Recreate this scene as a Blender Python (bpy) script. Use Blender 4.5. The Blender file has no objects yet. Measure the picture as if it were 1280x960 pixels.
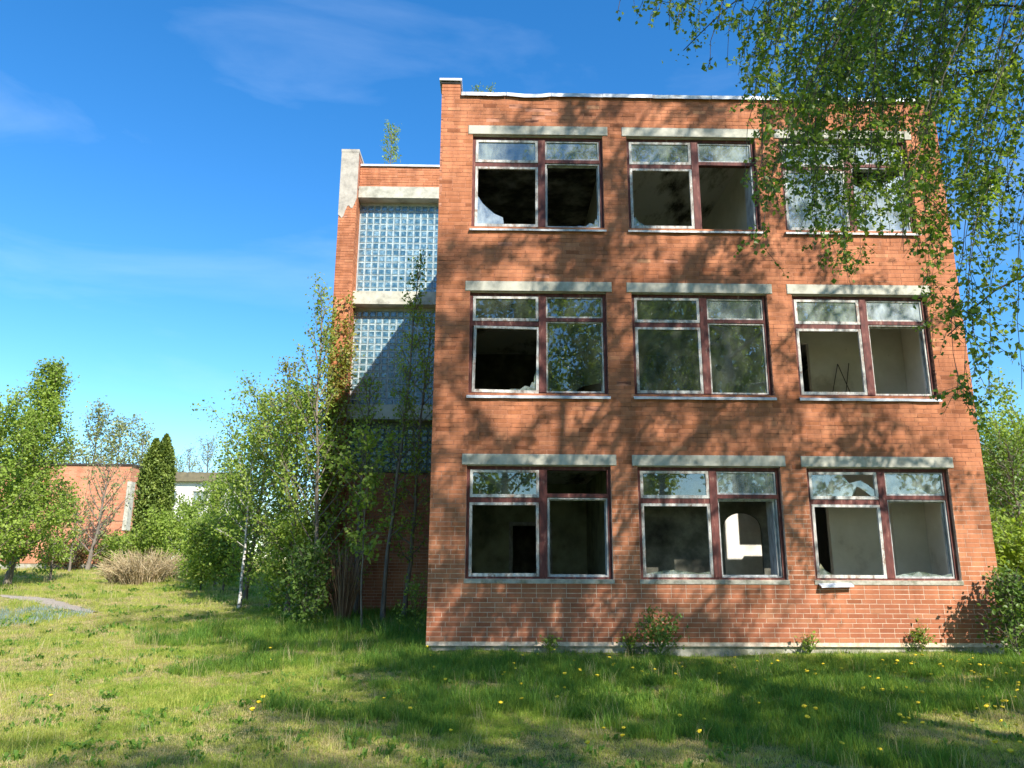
import bpy, bmesh, math, random
import numpy as np
from mathutils import Matrix, Vector, Euler, noise as mnoise
R = math.radians
rng = np.random.RandomState(7)
random.seed(7)
sc = bpy.context.scene
C = sc.collection

# ------------------------------------------------------------------ camera
CAM = Vector((1.21, -13.735, 1.6))
PITCH, YAW, ROLL = 0.2343, 0.0172, 0.0046
cam_data = bpy.data.cameras.new('camera')
cam_data.sensor_width = 36; cam_data.lens = 27.0
cam_data.clip_start = 0.05; cam_data.clip_end = 3000
cam = bpy.data.objects.new('camera', cam_data); C.objects.link(cam)
CM = Matrix.Rotation(-YAW, 3, 'Z') @ Matrix.Rotation(R(90) + PITCH, 3, 'X') @ Matrix.Rotation(ROLL, 3, 'Z')
cam.matrix_world = Matrix.Translation(CAM) @ CM.to_4x4()
sc.camera = cam
CMn = np.array(CM); CAMn = np.array(CAM)

def at(px, py, y):
    """photo pixel -> world point on the plane y = const"""
    d = CM @ Vector(((px - 640) / 960, (480 - py) / 960, -1))
    t = (y - CAM.y) / d.y
    return CAM + d * t

def proj(P):
    q = (np.asarray(P) - CAMn) @ CMn
    z = -q[:, 2]
    zz = np.where(z > .01, z, .01)
    return 640 + 960 * q[:, 0] / zz, 480 - 960 * q[:, 1] / zz, z

# ------------------------------------------------------------------ light
SUN = Vector((0.60, -1.0, 0.93)).normalized()
el = math.asin(SUN.z); az = math.atan2(SUN.x, SUN.y)
w = bpy.data.worlds.new('World'); sc.world = w; w.use_nodes = True
nt = w.node_tree; nt.nodes.clear()
N = nt.nodes.new; Lk = nt.links.new
wo = N('ShaderNodeOutputWorld'); bg = N('ShaderNodeBackground'); sky = N('ShaderNodeTexSky')
sky.sky_type = 'NISHITA'; sky.sun_disc = False
sky.sun_elevation = el; sky.sun_rotation = az
sky.air_density = 1.0; sky.dust_density = 0.25; sky.ozone_density = 2.6; sky.altitude = 100
# thin cirrus
tc = N('ShaderNodeTexCoord'); mp = N('ShaderNodeMapping'); mp.inputs['Scale'].default_value = (1.1, 2.6, 5.5)
mp.inputs['Rotation'].default_value = (0.25, R(-34), 0.35)
nz = N('ShaderNodeTexNoise'); nz.inputs['Scale'].default_value = 1.6; nz.inputs['Detail'].default_value = 9
nz.inputs['Roughness'].default_value = .55; nz.inputs['Distortion'].default_value = .5
rp = N('ShaderNodeValToRGB'); rp.color_ramp.elements[0].position = .52; rp.color_ramp.elements[1].position = .86
rp.color_ramp.elements[0].color = (0, 0, 0, 1); rp.color_ramp.elements[1].color = (.20, .20, .20, 1)
mx = N('ShaderNodeMixRGB'); mx.inputs['Color2'].default_value = (4.4, 5.3, 6.6, 1)
hs = N('ShaderNodeHueSaturation'); hs.inputs['Saturation'].default_value = 1.34; hs.inputs['Value'].default_value = 1.0
Lk(tc.outputs['Generated'], mp.inputs['Vector']); Lk(mp.outputs[0], nz.inputs['Vector'])
Lk(nz.outputs['Fac'], rp.inputs['Fac']); Lk(rp.outputs['Color'], mx.inputs['Fac'])
tm = N('ShaderNodeMixRGB'); tm.blend_type = 'MULTIPLY'; tm.inputs['Fac'].default_value = 1; tm.inputs['Color2'].default_value = (.88, .94, .98, 1)
Lk(sky.outputs[0], hs.inputs['Color']); Lk(hs.outputs[0], tm.inputs['Color1']); Lk(tm.outputs[0], mx.inputs['Color1']); Lk(mx.outputs[0], bg.inputs['Color'])
bg.inputs['Strength'].default_value = 0.128
Lk(bg.outputs[0], wo.inputs['Surface'])
sl = bpy.data.lights.new('sun', 'SUN'); sl.energy = 4.6; sl.angle = R(.53); sl.color = (1.0, .93, .82)
so = bpy.data.objects.new('sun', sl); C.objects.link(so)
so.rotation_euler = SUN.to_track_quat('Z', 'Y').to_euler(); so.location = (30, -50, 46)
sc.view_settings.view_transform = 'Standard'; sc.view_settings.look = 'None'
sc.view_settings.exposure = 1.08; sc.view_settings.gamma = 1.0
sc.render.engine = 'CYCLES'
sc.cycles.max_bounces = 8; sc.cycles.transparent_max_bounces = 16

# ------------------------------------------------------------------ materials
def nodes(name):
    m = bpy.data.materials.new(name); m.use_nodes = True
    t = m.node_tree; b = t.nodes['Principled BSDF']
    return m, t, b
def ramp(t, fac, stops):
    r = t.nodes.new('ShaderNodeValToRGB'); e = r.color_ramp.elements
    while len(e) < len(stops): e.new(.5)
    for i, (p, c) in enumerate(stops):
        e[i].position = p; e[i].color = (*c, 1) if len(c) == 3 else c
    t.links.new(fac, r.inputs['Fac']); return r.outputs['Color']
def noise_n(t, scale, detail=5, rough=.6, vec=None, stretch=None, dist=0):
    n = t.nodes.new('ShaderNodeTexNoise'); n.inputs['Scale'].default_value = scale
    n.inputs['Detail'].default_value = detail; n.inputs['Roughness'].default_value = rough
    n.inputs['Distortion'].default_value = dist
    if vec is None: vec = t.nodes.new('ShaderNodeNewGeometry').outputs['Position']
    if stretch:
        mp = t.nodes.new('ShaderNodeMapping'); mp.inputs['Scale'].default_value = stretch
        t.links.new(vec, mp.inputs['Vector']); vec = mp.outputs[0]
    t.links.new(vec, n.inputs['Vector']); return n.outputs['Fac']
def mix(t, fac, a, b, mode='MIX'):
    m = t.nodes.new('ShaderNodeMixRGB'); m.blend_type = mode
    for s, v in (('Fac', fac), ('Color1', a), ('Color2', b)):
        if hasattr(v, 'links'): t.links.new(v, m.inputs[s])
        else: m.inputs[s].default_value = v if s == 'Fac' else (*v, 1)
    return m.outputs['Color']
def bump(t, b, h, strength=.3, dist=.01):
    n = t.nodes.new('ShaderNodeBump'); n.inputs['Strength'].default_value = strength; n.inputs['Distance'].default_value = dist
    t.links.new(h, n.inputs['Height']); t.links.new(n.outputs[0], b.inputs['Normal'])

def mat_brick(name, single):
    m, t, b = nodes(name)
    if single: v = t.nodes.new('ShaderNodeObjectInfo').outputs['Random']
    else:
        a = t.nodes.new('ShaderNodeAttribute'); a.attribute_name = 'tint'; v = a.outputs['Fac']
    c = ramp(t, v, [(0, (.33, .12, .055)), (.14, (.45, .17, .075)), (.5, (.54, .215, .108)), (.85, (.59, .25, .125)), (1, (.66, .34, .18))])
    st = ramp(t, noise_n(t, .9, 8, .65), [(.36, (.60, .56, .55)), (.62, (1, 1, 1))])
    c = mix(t, .75, c, st, 'MULTIPLY')
    st2 = ramp(t, noise_n(t, 6, 6, .7, stretch=(1, 1, .35)), [(.40, (.78, .74, .72)), (.60, (1.0, 1.0, 1.0))])
    c = mix(t, .55, c, st2, 'MULTIPLY')
    st3 = ramp(t, noise_n(t, 2.6, 6, .65, stretch=(1, 1, .13)), [(.38, (.62, .60, .60)), (.55, (1, 1, 1))])
    c = mix(t, .8, c, st3, 'MULTIPLY')
    wash = ramp(t, noise_n(t, 1.1, 7, .75, stretch=(1, 1, .6)), [(.60, (0, 0, 0)), (.78, (.42, .42, .42))])
    c = mix(t, wash, c, (.60, .40, .28))
    g = t.nodes.new('ShaderNodeNewGeometry'); sx = t.nodes.new('ShaderNodeSeparateXYZ'); t.links.new(g.outputs['Position'], sx.inputs[0])
    za = t.nodes.new('ShaderNodeMath'); za.operation = 'MULTIPLY_ADD'; t.links.new(noise_n(t, 1.3, 5, .65), za.inputs[0]); za.inputs[1].default_value = -1.6; t.links.new(sx.outputs['Z'], za.inputs[2])
    damp = ramp(t, za.outputs[0], [(0, (.55, .55, .55)), (.75, (0, 0, 0))])      # rising damp at the foot of the wall
    c = mix(t, damp, c, (.33, .11, .06))
    pale = ramp(t, noise_n(t, 26, 4, .7), [(.66, (0, 0, 0)), (.80, (.5, .5, .5))])
    c = mix(t, pale, c, (.62, .42, .30))
    t.links.new(c, b.inputs['Base Color']); b.inputs['Roughness'].default_value = .9
    b.inputs['Specular IOR Level'].default_value = .25
    bump(t, b, noise_n(t, 60, 5, .7), .5, .006)
    return m
def mat_plain(name, stops, scale, rough=.85, bs=.3, bd=.01, stretch=None, detail=7, extra=None, metal=0):
    m, t, b = nodes(name)
    f = noise_n(t, scale, detail, .65, stretch=stretch)
    c = ramp(t, f, stops)
    if extra:
        e = ramp(t, noise_n(t, extra[0], 6, .7, stretch=extra[3] if len(extra) > 3 else None), [(extra[1], (0, 0, 0)), (extra[1] + .12, (1, 1, 1))])
        c = mix(t, e, c, extra[2])
    t.links.new(c, b.inputs['Base Color']); b.inputs['Roughness'].default_value = rough; b.inputs['Metallic'].default_value = metal
    if bs: bump(t, b, f, bs, bd)
    return m
def mat_leaf(name, stops, trans=.45, gloss=.35, rough=.45):
    m, t, b = nodes(name); t.nodes.remove(b)
    out = t.nodes['Material Output']
    a = t.nodes.new('ShaderNodeAttribute'); a.attribute_name = 'tint'
    c = ramp(t, a.outputs['Fac'], stops)
    d = t.nodes.new('ShaderNodeBsdfPrincipled'); d.inputs['Roughness'].default_value = rough; d.inputs['Specular IOR Level'].default_value = gloss
    tr = t.nodes.new('ShaderNodeBsdfTranslucent'); ms = t.nodes.new('ShaderNodeMixShader'); ms.inputs[0].default_value = trans
    t.links.new(c, d.inputs['Base Color'])
    tc_ = mix(t, 1.0, c, (1.55, 1.5, .7), 'MULTIPLY'); t.links.new(tc_, tr.inputs['Color'])
    t.links.new(d.outputs[0], ms.inputs[1]); t.links.new(tr.outputs[0], ms.inputs[2]); t.links.new(ms.outputs[0], out.inputs['Surface'])
    return m
def mat_glass(name, refl, dirt, dirtcol=(.35, .42, .38)):
    m, t, b = nodes(name); t.nodes.remove(b)
    out = t.nodes['Material Output']
    tp = t.nodes.new('ShaderNodeBsdfTransparent'); tp.inputs['Color'].default_value = (.80, .86, .83, 1)
    gl = t.nodes.new('ShaderNodeBsdfGlossy'); gl.inputs['Roughness'].default_value = .015; gl.inputs['Color'].default_value = (.95, 1, .98, 1)
    nb = t.nodes.new('ShaderNodeBump'); nb.inputs['Strength'].default_value = .06; nb.inputs['Distance'].default_value = .02
    t.links.new(noise_n(t, 1.7, 2, .5), nb.inputs['Height']); t.links.new(nb.outputs[0], gl.inputs['Normal'])
    lw = t.nodes.new('ShaderNodeFresnel'); lw.inputs['IOR'].default_value = 1.5
    mm = t.nodes.new('ShaderNodeMath'); mm.operation = 'MULTIPLY_ADD'; mm.inputs[1].default_value = 1.6; mm.inputs[2].default_value = refl; mm.use_clamp = True
    t.links.new(lw.outputs[0], mm.inputs[0])
    m1 = t.nodes.new('ShaderNodeMixShader'); t.links.new(mm.outputs[0], m1.inputs[0]); t.links.new(tp.outputs[0], m1.inputs[1]); t.links.new(gl.outputs[0], m1.inputs[2])
    df = t.nodes.new('ShaderNodeBsdfDiffuse'); df.inputs['Color'].default_value = (*dirtcol, 1)
    dr = ramp(t, noise_n(t, 3.2, 8, .7, stretch=(1, 1, .5)), [(.35, (dirt * .35,) * 3), (.68, (min(1, dirt * 1.9),) * 3)])
    m2 = t.nodes.new('ShaderNodeMixShader'); t.links.new(dr, m2.inputs[0]); t.links.new(m1.outputs[0], m2.inputs[1]); t.links.new(df.outputs[0], m2.inputs[2])
    t.links.new(m2.outputs[0], out.inputs['Surface'])
    return m

M = {}
M['brick'] = mat_brick('brick_red', False); M['brick_one'] = mat_brick('brick_red_single', True)
def mat_mortar():
    m, t, b = nodes('mortar')
    g = t.nodes.new('ShaderNodeNewGeometry'); s = t.nodes.new('ShaderNodeSeparateXYZ'); t.links.new(g.outputs['Position'], s.inputs[0])
    # the lower courses were pointed with light mortar, the upper ones with brick-coloured mortar
    ad = t.nodes.new('ShaderNodeMath'); ad.operation = 'MULTIPLY_ADD'; t.links.new(noise_n(t, .8, 4, .6), ad.inputs[0]); ad.inputs[1].default_value = 3.0
    t.links.new(s.outputs['Z'], ad.inputs[2])
    mr = t.nodes.new('ShaderNodeMapRange'); mr.inputs[1].default_value = 2.6; mr.inputs[2].default_value = 5.2; t.links.new(ad.outputs[0], mr.inputs[0])
    lo = ramp(t, noise_n(t, 9, 5, .7), [(.35, (.46, .33, .24)), (.65, (.74, .62, .50))])
    hi = ramp(t, noise_n(t, 3, 5, .7, stretch=(.5, 1, 6)), [(.40, (.10, .035, .02)), (.50, (.40, .17, .10)), (.66, (.50, .24, .15)), (.78, (.58, .40, .28))])
    c = mix(t, mr.outputs[0], lo, hi)
    t.links.new(c, b.inputs['Base Color']); b.inputs['Roughness'].default_value = .95
    bump(t, b, noise_n(t, 90, 4, .7), .5, .004)
    return m
M['mortar'] = mat_mortar()
M['concrete'] = mat_plain('concrete_lintel', [(.3, (.24, .235, .19)), (.5, (.42, .41, .34)), (.75, (.56, .54, .46))], 3.5, .9, .4, .006, extra=(2.2, .60, (.24, .23, .20)))
M['plaster'] = mat_plain('old_render', [(.3, (.24, .22, .19)), (.5, (.38, .35, .30)), (.75, (.50, .46, .40))], 4, .95, .5, .01, extra=(5, .63, (.25, .22, .19)))
M['plinth'] = mat_plain('plinth_concrete', [(.3, (.16, .15, .12)), (.5, (.36, .34, .28)), (.72, (.56, .53, .46))], 3, .95, .9, .03, extra=(2.2, .50, (.17, .17, .12)))
M['frame'] = mat_plain('peeling_red_paint', [(.30, (.045, .016, .014)), (.46, (.10, .024, .019)), (.58, (.14, .038, .03)), (.70, (.28, .16, .12))], 16, .75, .5, .004, stretch=(1, 1, .25))
M['sash'] = mat_plain('peeling_white_paint', [(.32, (.14, .11, .09)), (.44, (.36, .34, .31)), (.56, (.52, .52, .49)), (.7, (.64, .64, .61))], 11, .75, .5, .004, stretch=(1, 1, .35), extra=(7, .54, (.24, .16, .12)))
M['sash_grey'] = mat_plain('weathered_grey_wood', [(.3, (.16, .15, .14)), (.5, (.36, .37, .37)), (.7, (.55, .57, .56))], 14, .8, .5, .004, stretch=(1, 1, .3))
M['tin'] = mat_plain('sheet_metal_sill', [(.3, (.34, .36, .40)), (.55, (.58, .61, .66)), (.75, (.72, .74, .77))], 3, .55, .25, .01, extra=(6, .66, (.24, .18, .15)), metal=.15)
M['tin_rust'] = mat_plain('dirty_sheet_metal', [(.3, (.20, .19, .19)), (.5, (.55, .56, .57)), (.7, (.74, .75, .76))], 5, .6, .4, .01, stretch=(1.5, 1, 1), metal=.1)
M['tar'] = mat_plain('tar_board', [(.3, (.02, .018, .016)), (.7, (.06, .05, .045))], 6, .9, .3)
M['ceil'] = mat_plain('stained_ceiling', [(.38, (.06, .05, .04)), (.44, (.40, .38, .31)), (.52, (.80, .78, .70)), (.75, (.86, .84, .77))], .9, .95, .1, .01, stretch=(1.6, .5, 1), extra=(7, .66, (.10, .085, .06)))
M['ceil_dark'] = mat_plain('dim_mouldy_ceiling', [(.40, (.03, .027, .02)), (.5, (.16, .15, .12)), (.64, (.50, .48, .42))], 1.6, .95, .2, .01, extra=(6, .60, (.02, .018, .014)))  # mould stains, plus the left room's dimness put into the base colour
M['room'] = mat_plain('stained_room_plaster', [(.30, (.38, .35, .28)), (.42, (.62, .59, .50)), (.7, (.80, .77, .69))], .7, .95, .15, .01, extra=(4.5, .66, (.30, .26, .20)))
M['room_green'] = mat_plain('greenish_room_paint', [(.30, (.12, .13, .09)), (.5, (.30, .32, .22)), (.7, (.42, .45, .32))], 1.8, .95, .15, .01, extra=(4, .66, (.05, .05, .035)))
M['room_dark'] = mat_plain('dark_room_plaster', [(.30, (.03, .03, .025)), (.5, (.10, .10, .08)), (.75, (.26, .25, .20))], 2.2, .95, .15, .01)  # darker plaster tone than in the other rooms
M['room_white'] = mat_plain('white_room_plaster', [(.30, (.5, .49, .44)), (.7, (.78, .77, .72))], 3, .95, .1, .01)
M['floor'] = mat_plain('rubble_floor', [(.3, (.05, .045, .04)), (.7, (.16, .14, .12))], 5, .95, .5, .02)
M['glass'] = mat_glass('window_glass', .10, .07)
M['glass_green'] = mat_glass('window_glass_clean', .10, .12, (.24, .28, .22))
M['glass_dusty'] = mat_glass('window_glass_dusty', .12, .30, (.45, .53, .50))
M['glass_pale'] = mat_glass('window_glass_pale', .16, .42, (.50, .58, .62))
def mat_gblock():
    m, t, b = nodes('glass_block')
    c = ramp(t, noise_n(t, 7, 4, .7), [(.34, (.02, .06, .085)), (.5, (.06, .14, .19)), (.70, (.26, .40, .47))])
    b.inputs['Roughness'].default_value = .10; b.inputs['Specular IOR Level'].default_value = 1.0
    b.inputs['Coat Weight'].default_value = 1.0; b.inputs['Coat Roughness'].default_value = .06
    t.links.new(c, b.inputs['Base Color'])
    bump(t, b, noise_n(t, 13, 3, .6), .7, .02)
    return m
M['gblock'] = mat_gblock()
M['grim'] = mat_plain('glass_block_rim', [(.3, (.13, .20, .24)), (.5, (.26, .36, .40)), (.7, (.48, .58, .60))], 9, .25, .3)
M['gshade'] = mat_plain('painted_shade_joint', [(.3, (.035, .055, .045)), (.6, (.10, .14, .11)), (.75, (.28, .34, .30))], 3, .5, .3)  # shade on the lowest glass panel, put into its joint and rim colour
M['gjoint'] = mat_plain('glass_block_joint', [(.3, (.30, .34, .36)), (.7, (.50, .54, .55))], 6, .9, .2)
M['bark_birch'] = mat_plain('birch_bark', [(.40, (.05, .045, .04)), (.50, (.52, .50, .46)), (.7, (.66, .64, .60))], 9, .85, .5, .01, stretch=(1, 1, 4))
M['bark'] = mat_plain('grey_brown_bark', [(.3, (.09, .075, .06)), (.7, (.24, .20, .16))], 12, .95, .7, .01, stretch=(1, 1, .3))
M['bark_dark'] = mat_plain('dark_bark', [(.3, (.035, .03, .025)), (.7, (.10, .085, .07))], 12, .95, .7, .01, stretch=(1, 1, .3))
M['lf_birch'] = mat_leaf('birch_leaf', [(0, (.07, .13, .02)), (.5, (.16, .25, .038)), (1, (.30, .39, .06))], .5, .5)
M['lf_maple'] = mat_leaf('maple_leaf', [(0, (.13, .19, .032)), (.5, (.23, .33, .055)), (1, (.35, .44, .09))], .45, .3)
M['lf_yellow'] = mat_leaf('young_leaf', [(0, (.14, .17, .035)), (.5, (.26, .28, .06)), (1, (.38, .30, .10))], .42, .3)
M['lf_olive'] = mat_leaf('olive_leaf', [(0, (.13, .16, .07)), (.5, (.23, .27, .11)), (1, (.35, .37, .17))], .35, .25)
M['lf_dark'] = mat_leaf('dark_leaf', [(0, (.05, .10, .022)), (.5, (.11, .19, .035)), (1, (.19, .29, .055))], .35, .35)
M['lf_thuja'] = mat_leaf('thuja_scale', [(0, (.06, .10, .02)), (.5, (.15, .21, .04)), (1, (.28, .34, .08))], .2, .25)
M['lf_rust'] = mat_leaf('reddish_leaf', [(0, (.10, .05, .025)), (.5, (.16, .10, .04)), (1, (.20, .19, .06))], .3, .25)
M['dry'] = mat_leaf('dry_stem', [(0, (.24, .17, .09)), (.5, (.42, .33, .19)), (1, (.58, .49, .33))], .15, .1, .8)
M['dry_dark'] = mat_leaf('brown_dry_stem', [(0, (.10, .05, .03)), (.5, (.20, .12, .07)), (1, (.36, .25, .16))], .1, .1, .8)

# ------------------------------------------------------------------ mesh helpers
def tag(o, label=None, cat=None, group=None, kind=None):
    if label: o['label'] = label
    if cat: o['category'] = cat
    if group: o['group'] = group
    if kind: o['kind'] = kind
    return o
def link(name, me, parent=None, mats=()):
    o = bpy.data.objects.new(name, me); C.objects.link(o)
    for m in mats: me.materials.append(m)
    if parent is not None: o.parent = parent
    return o
def empty(name, loc=(0, 0, 0)):
    o = bpy.data.objects.new(name, None); C.objects.link(o); o.location = loc; o.empty_display_size = .2
    return o
def fast_mesh(name, V, F, tint=None, smooth=False):
    """V (n,3), F (m,k) all faces with k corners"""
    V = np.asarray(V, np.float32); F = np.asarray(F, np.int32)
    me = bpy.data.meshes.new(name)
    me.vertices.add(len(V)); me.vertices.foreach_set('co', V.ravel())
    k = F.shape[1]
    me.loops.add(F.size); me.loops.foreach_set('vertex_index', F.ravel())
    me.polygons.add(len(F)); me.polygons.foreach_set('loop_start', np.arange(0, F.size, k, dtype=np.int32))
    me.polygons.foreach_set('loop_total', np.full(len(F), k, np.int32))
    me.polygons.foreach_set('use_smooth', np.full(len(F), bool(smooth)))
    if tint is not None:
        a = me.attributes.new('tint', 'FLOAT', 'POINT'); a.data.foreach_set('value', np.asarray(tint, np.float32))
    me.update(calc_edges=True)
    return me
BOXF = np.array([[0, 3, 2, 1], [4, 5, 6, 7], [0, 1, 5, 4], [1, 2, 6, 5], [2, 3, 7, 6], [3, 0, 4, 7]])
class MB:
    def __init__(s): s.V = []; s.F = []; s.T = []; s.n = 0
    def add(s, V, F, t=0.5):
        V = np.asarray(V, float); F = np.asarray(F)
        s.V.append(V); s.F.append(F + s.n); s.T.append(np.full(len(V), t)); s.n += len(V)
    def box(s, x0, x1, y0, y1, z0, z1, t=.5):
        s.add([[x0, y0, z0], [x1, y0, z0], [x1, y1, z0], [x0, y1, z0], [x0, y0, z1], [x1, y0, z1], [x1, y1, z1], [x0, y1, z1]], BOXF, t)
    def cbox(s, x0, x1, y0, y1, z0, z1, t=.5, c=.003):
        """brick facing -y: box with chamfered front face, no back"""
        V = [[x0 + c, y0, z0 + c], [x1 - c, y0, z0 + c], [x1 - c, y0, z1 - c], [x0 + c, y0, z1 - c],
             [x0, y0 + c, z0], [x1, y0 + c, z0], [x1, y0 + c, z1], [x0, y0 + c, z1],
             [x0, y1, z0], [x1, y1, z0], [x1, y1, z1], [x0, y1, z1]]
        F = [[0, 1, 2, 3]]
        for a in (0, 4):
            for i in range(4):
                j = (i + 1) % 4; F.append([a + 4 + i, a + 4 + j, a + j, a + i])
        s.add(V, F, t)
    def tube(s, P, rad, k=5, t=.5):
        P = np.asarray(P, float); n = len(P)
        D = np.gradient(P, axis=0); D /= np.linalg.norm(D, axis=1)[:, None] + 1e-9
        up = np.tile(np.array([.13, .21, .97]), (n, 1)); up[np.abs((D * up).sum(1)) > .9] = [1, .1, 0]
        A = np.cross(D, up); A /= np.linalg.norm(A, axis=1)[:, None] + 1e-9; B = np.cross(D, A)
        for i in range(1, n):
            if (A[i] * A[i - 1]).sum() < 0: A[i] *= -1; B[i] *= -1
        th = np.arange(k) / k * 2 * math.pi
        V = P[:, None] + np.asarray(rad)[:, None, None] * (np.cos(th)[None, :, None] * A[:, None] + np.sin(th)[None, :, None] * B[:, None])
        i = np.arange(n - 1)[:, None] * k; j = np.arange(k)[None]; j2 = (j + 1) % k
        F = np.stack([i + j, i + j2, i + k + j2, i + k + j], -1).reshape(-1, 4)
        s.add(V.reshape(-1, 3), F, t)
    def build(s, name, mats, parent=None, smooth=False):
        if not isinstance(mats, (list, tuple)): mats = [mats]
        me = fast_mesh(name, np.concatenate(s.V), np.concatenate(s.F), np.concatenate(s.T), smooth)
        return link(name, me, parent, mats)

def terrain(x, y):
    x = np.asarray(x, float); y = np.asarray(y, float)
    u = (y + 3) / 3
    s = 3 * np.where(u > 20, u, np.log1p(np.exp(np.minimum(u, 20))))
    z = .045 * 62 * np.tanh(s / 62)
    z = z + .035 * np.sin(x * .9 + .5) * np.cos(y * .7) + .02 * np.sin(x * 2.3 + y * 1.7)
    inb = np.clip((np.asarray(y) + 1.5) / 1.5, 0, 1) * np.clip((x + 1) / .8, 0, 1) * np.clip((12 - x), 0, 1)
    return z * 1.0
def tz(x, y): return float(terrain(x, y))

# ================================================================== SETTING: ground
def make_ground():
    gx = np.concatenate([-np.geomspace(1500, 40, 16), np.linspace(-38, 38, 153), np.geomspace(40, 1500, 16)])
    gy = np.concatenate([-np.geomspace(1500, 40, 16), np.linspace(-36, 60, 193), np.geomspace(62, 2000, 18)])
    X, Y = np.meshgrid(gx, gy); Z = terrain(X, Y)
    V = np.stack([X, Y, Z], -1).reshape(-1, 3); nx = len(gx); ny = len(gy)
    i = np.arange(ny - 1)[:, None] * nx + np.arange(nx - 1)[None]
    F = np.stack([i, i + 1, i + nx + 1, i + nx], -1).reshape(-1, 4)
    me = fast_mesh('ground', V, F, smooth=True)
    m, t, b = nodes('meadow_soil')
    c = ramp(t, noise_n(t, .5, 8, .65), [(.35, (.15, .19, .05)), (.5, (.25, .28, .08)), (.66, (.38, .34, .15))])
    c2 = ramp(t, noise_n(t, 11, 6, .75), [(.35, (.45, .45, .42)), (.65, (1.15, 1.1, .95))])
    c = mix(t, .8, c, c2, 'MULTIPLY')
    straw = ramp(t, noise_n(t, 2.3, 7, .7), [(.56, (0, 0, 0)), (.70, (.8, .8, .8))])
    c = mix(t, straw, c, (.34, .28, .15))
    t.links.new(c, b.inputs['Base Color']); b.inputs['Roughness'].default_value = 1
    b.inputs['Specular IOR Level'].default_value = .1
    bump(t, b, noise_n(t, 14, 6, .7), 1, .05)
    o = link('ground', me, None, [m]); tag(o, kind='structure')
make_ground()

# bare gravel path patch on the left
def make_path():
    P0 = np.array([(-14.5, 11.8), (-12.6, 10.2), (-10.6, 8.2), (-8.9, 6.6)]); W = [.08, .34, .40, .08]
    V = []; n = 28
    for i in range(n):
        u = i / (n - 1) * 3; k = min(int(u), 2); f = u - k
        c = P0[k] * (1 - f) + P0[k + 1] * f; ww = W[k] * (1 - f) + W[k + 1] * f
        d = P0[k + 1] - P0[k]; d = d / np.linalg.norm(d); nn = np.array([-d[1], d[0]])
        for s in np.linspace(-1, 1, 7):
            q = c + nn * ww * s * (1 + .25 * math.sin(i * 1.7 + s * 2)); V.append([q[0], q[1], tz(q[0], q[1]) + .03 * (1 - s * s) + .012])
    F = [[i * 7 + j, i * 7 + j + 1, (i + 1) * 7 + j + 1, (i + 1) * 7 + j] for i in range(n - 1) for j in range(6)]
    me = fast_mesh('path', V, F, smooth=True)
    o = link('path', me, None, [mat_plain('gravel', [(.3, (.20, .16, .12)), (.5, (.34, .29, .23)), (.7, (.48, .42, .35))], 30, 1, 1, .03)])
    tag(o, kind='structure')
make_path()

# ================================================================== BUILDING
BW, TOP = 10.007, 10.87
ZB = .364; CP = .0805; BL = .26
BAY = 3.0603; WX0, WX1 = .645, 3.225     # opening in the first bay
LX0, LX1 = .555, 3.331
def wz(r): return 1.405 + 3.3 * r, 3.384 + 3.3 * r   # opening bottom/top; lintel goes to +.2
bld = empty('brick_building', (0, 0, 0))
tag(bld, 'abandoned three storey red brick building with broken windows and a set back stair tower', 'building')

holes = []
for r in range(3):
    for c in range(3):
        z0, z1 = wz(r)
        holes.append((WX0 + c * BAY, WX1 + c * BAY, z0, z1))
        holes.append((LX0 + c * BAY, LX1 + c * BAY, z1, z1 + .2))
def sub_int(iv, a, b):
    out = []
    for x0, x1 in iv:
        if b <= x0 or a >= x1: out.append((x0, x1)); continue
        if a > x0: out.append((x0, a))
        if b < x1: out.append((b, x1))
    return out
# wall core with openings (mortar plane 5 mm behind the brick faces), .38 thick
def wall_core():
    mb = MB(); xs = [0.004, BW - .004]
    for h in holes: xs += [h[0], h[1]]
    xs = sorted(set(round(v, 4) for v in xs))
    for a, b in zip(xs[:-1], xs[1:]):
        mid = (a + b) / 2; iv = [(.30, TOP)]
        for i, h in enumerate(holes):
            if i % 2 == 0 and h[0] < mid < h[1]: iv = sub_int(iv, h[2], h[3])
        for z0, z1 in iv: mb.box(a, b, .0035, .38, z0, z1)
    return mb.build('facade_wall', M['mortar'], bld)
fw = wall_core()
# bricks
def brick_field(x0, x1, z0, ncourse, holes, seed, corner=True):
    rs = np.random.RandomState(seed); out = []
    for k in range(ncourse):
        za = z0 + k * CP; zb = za + CP
        off = [0, .13, .065, .195][rs.randint(4)] if k % 2 else [.13, 0, .195, .065][rs.randint(4)]
        x = x0 - off
        while x < x1:
            a, b = max(x, x0), min(x + BL, x1)
            x += BL
            if b - a < .03: continue
            segs = [(a, b, za, zb)]
            for h in holes:
                ns = []
                for (p, q, u, v) in segs:
                    if h[1] <= p or h[0] >= q or h[3] <= u + .004 or h[2] >= v - .004: ns.append((p, q, u, v)); continue
                    if h[0] > p: ns.append((p, h[0], u, v))
                    if h[1] < q: ns.append((h[1], q, u, v))
                    m0, m1 = max(p, h[0]), min(q, h[1])
                    if h[3] < v - .01: ns.append((m0, m1, h[3], v))
                    if h[2] > u + .01: ns.append((m0, m1, u, h[2]))
                segs = ns
            out += [(p, q, u, v, k) for p, q, u, v in segs if q - p > .02]
    return out
JT = .004
def one_brick_mesh(L):
    mb = MB(); mb.cbox(0, L, 0, .05, 0, CP - 2 * JT, c=.0018)
    me = fast_mesh('brick', np.concatenate(mb.V), np.concatenate(mb.F)); me.materials.append(M['brick_one']); return me
bm_full = one_brick_mesh(BL - 2 * JT)
nc = int(round((TOP - ZB) / CP))
field = brick_field(0, BW, ZB, nc, holes, 3)
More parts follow.
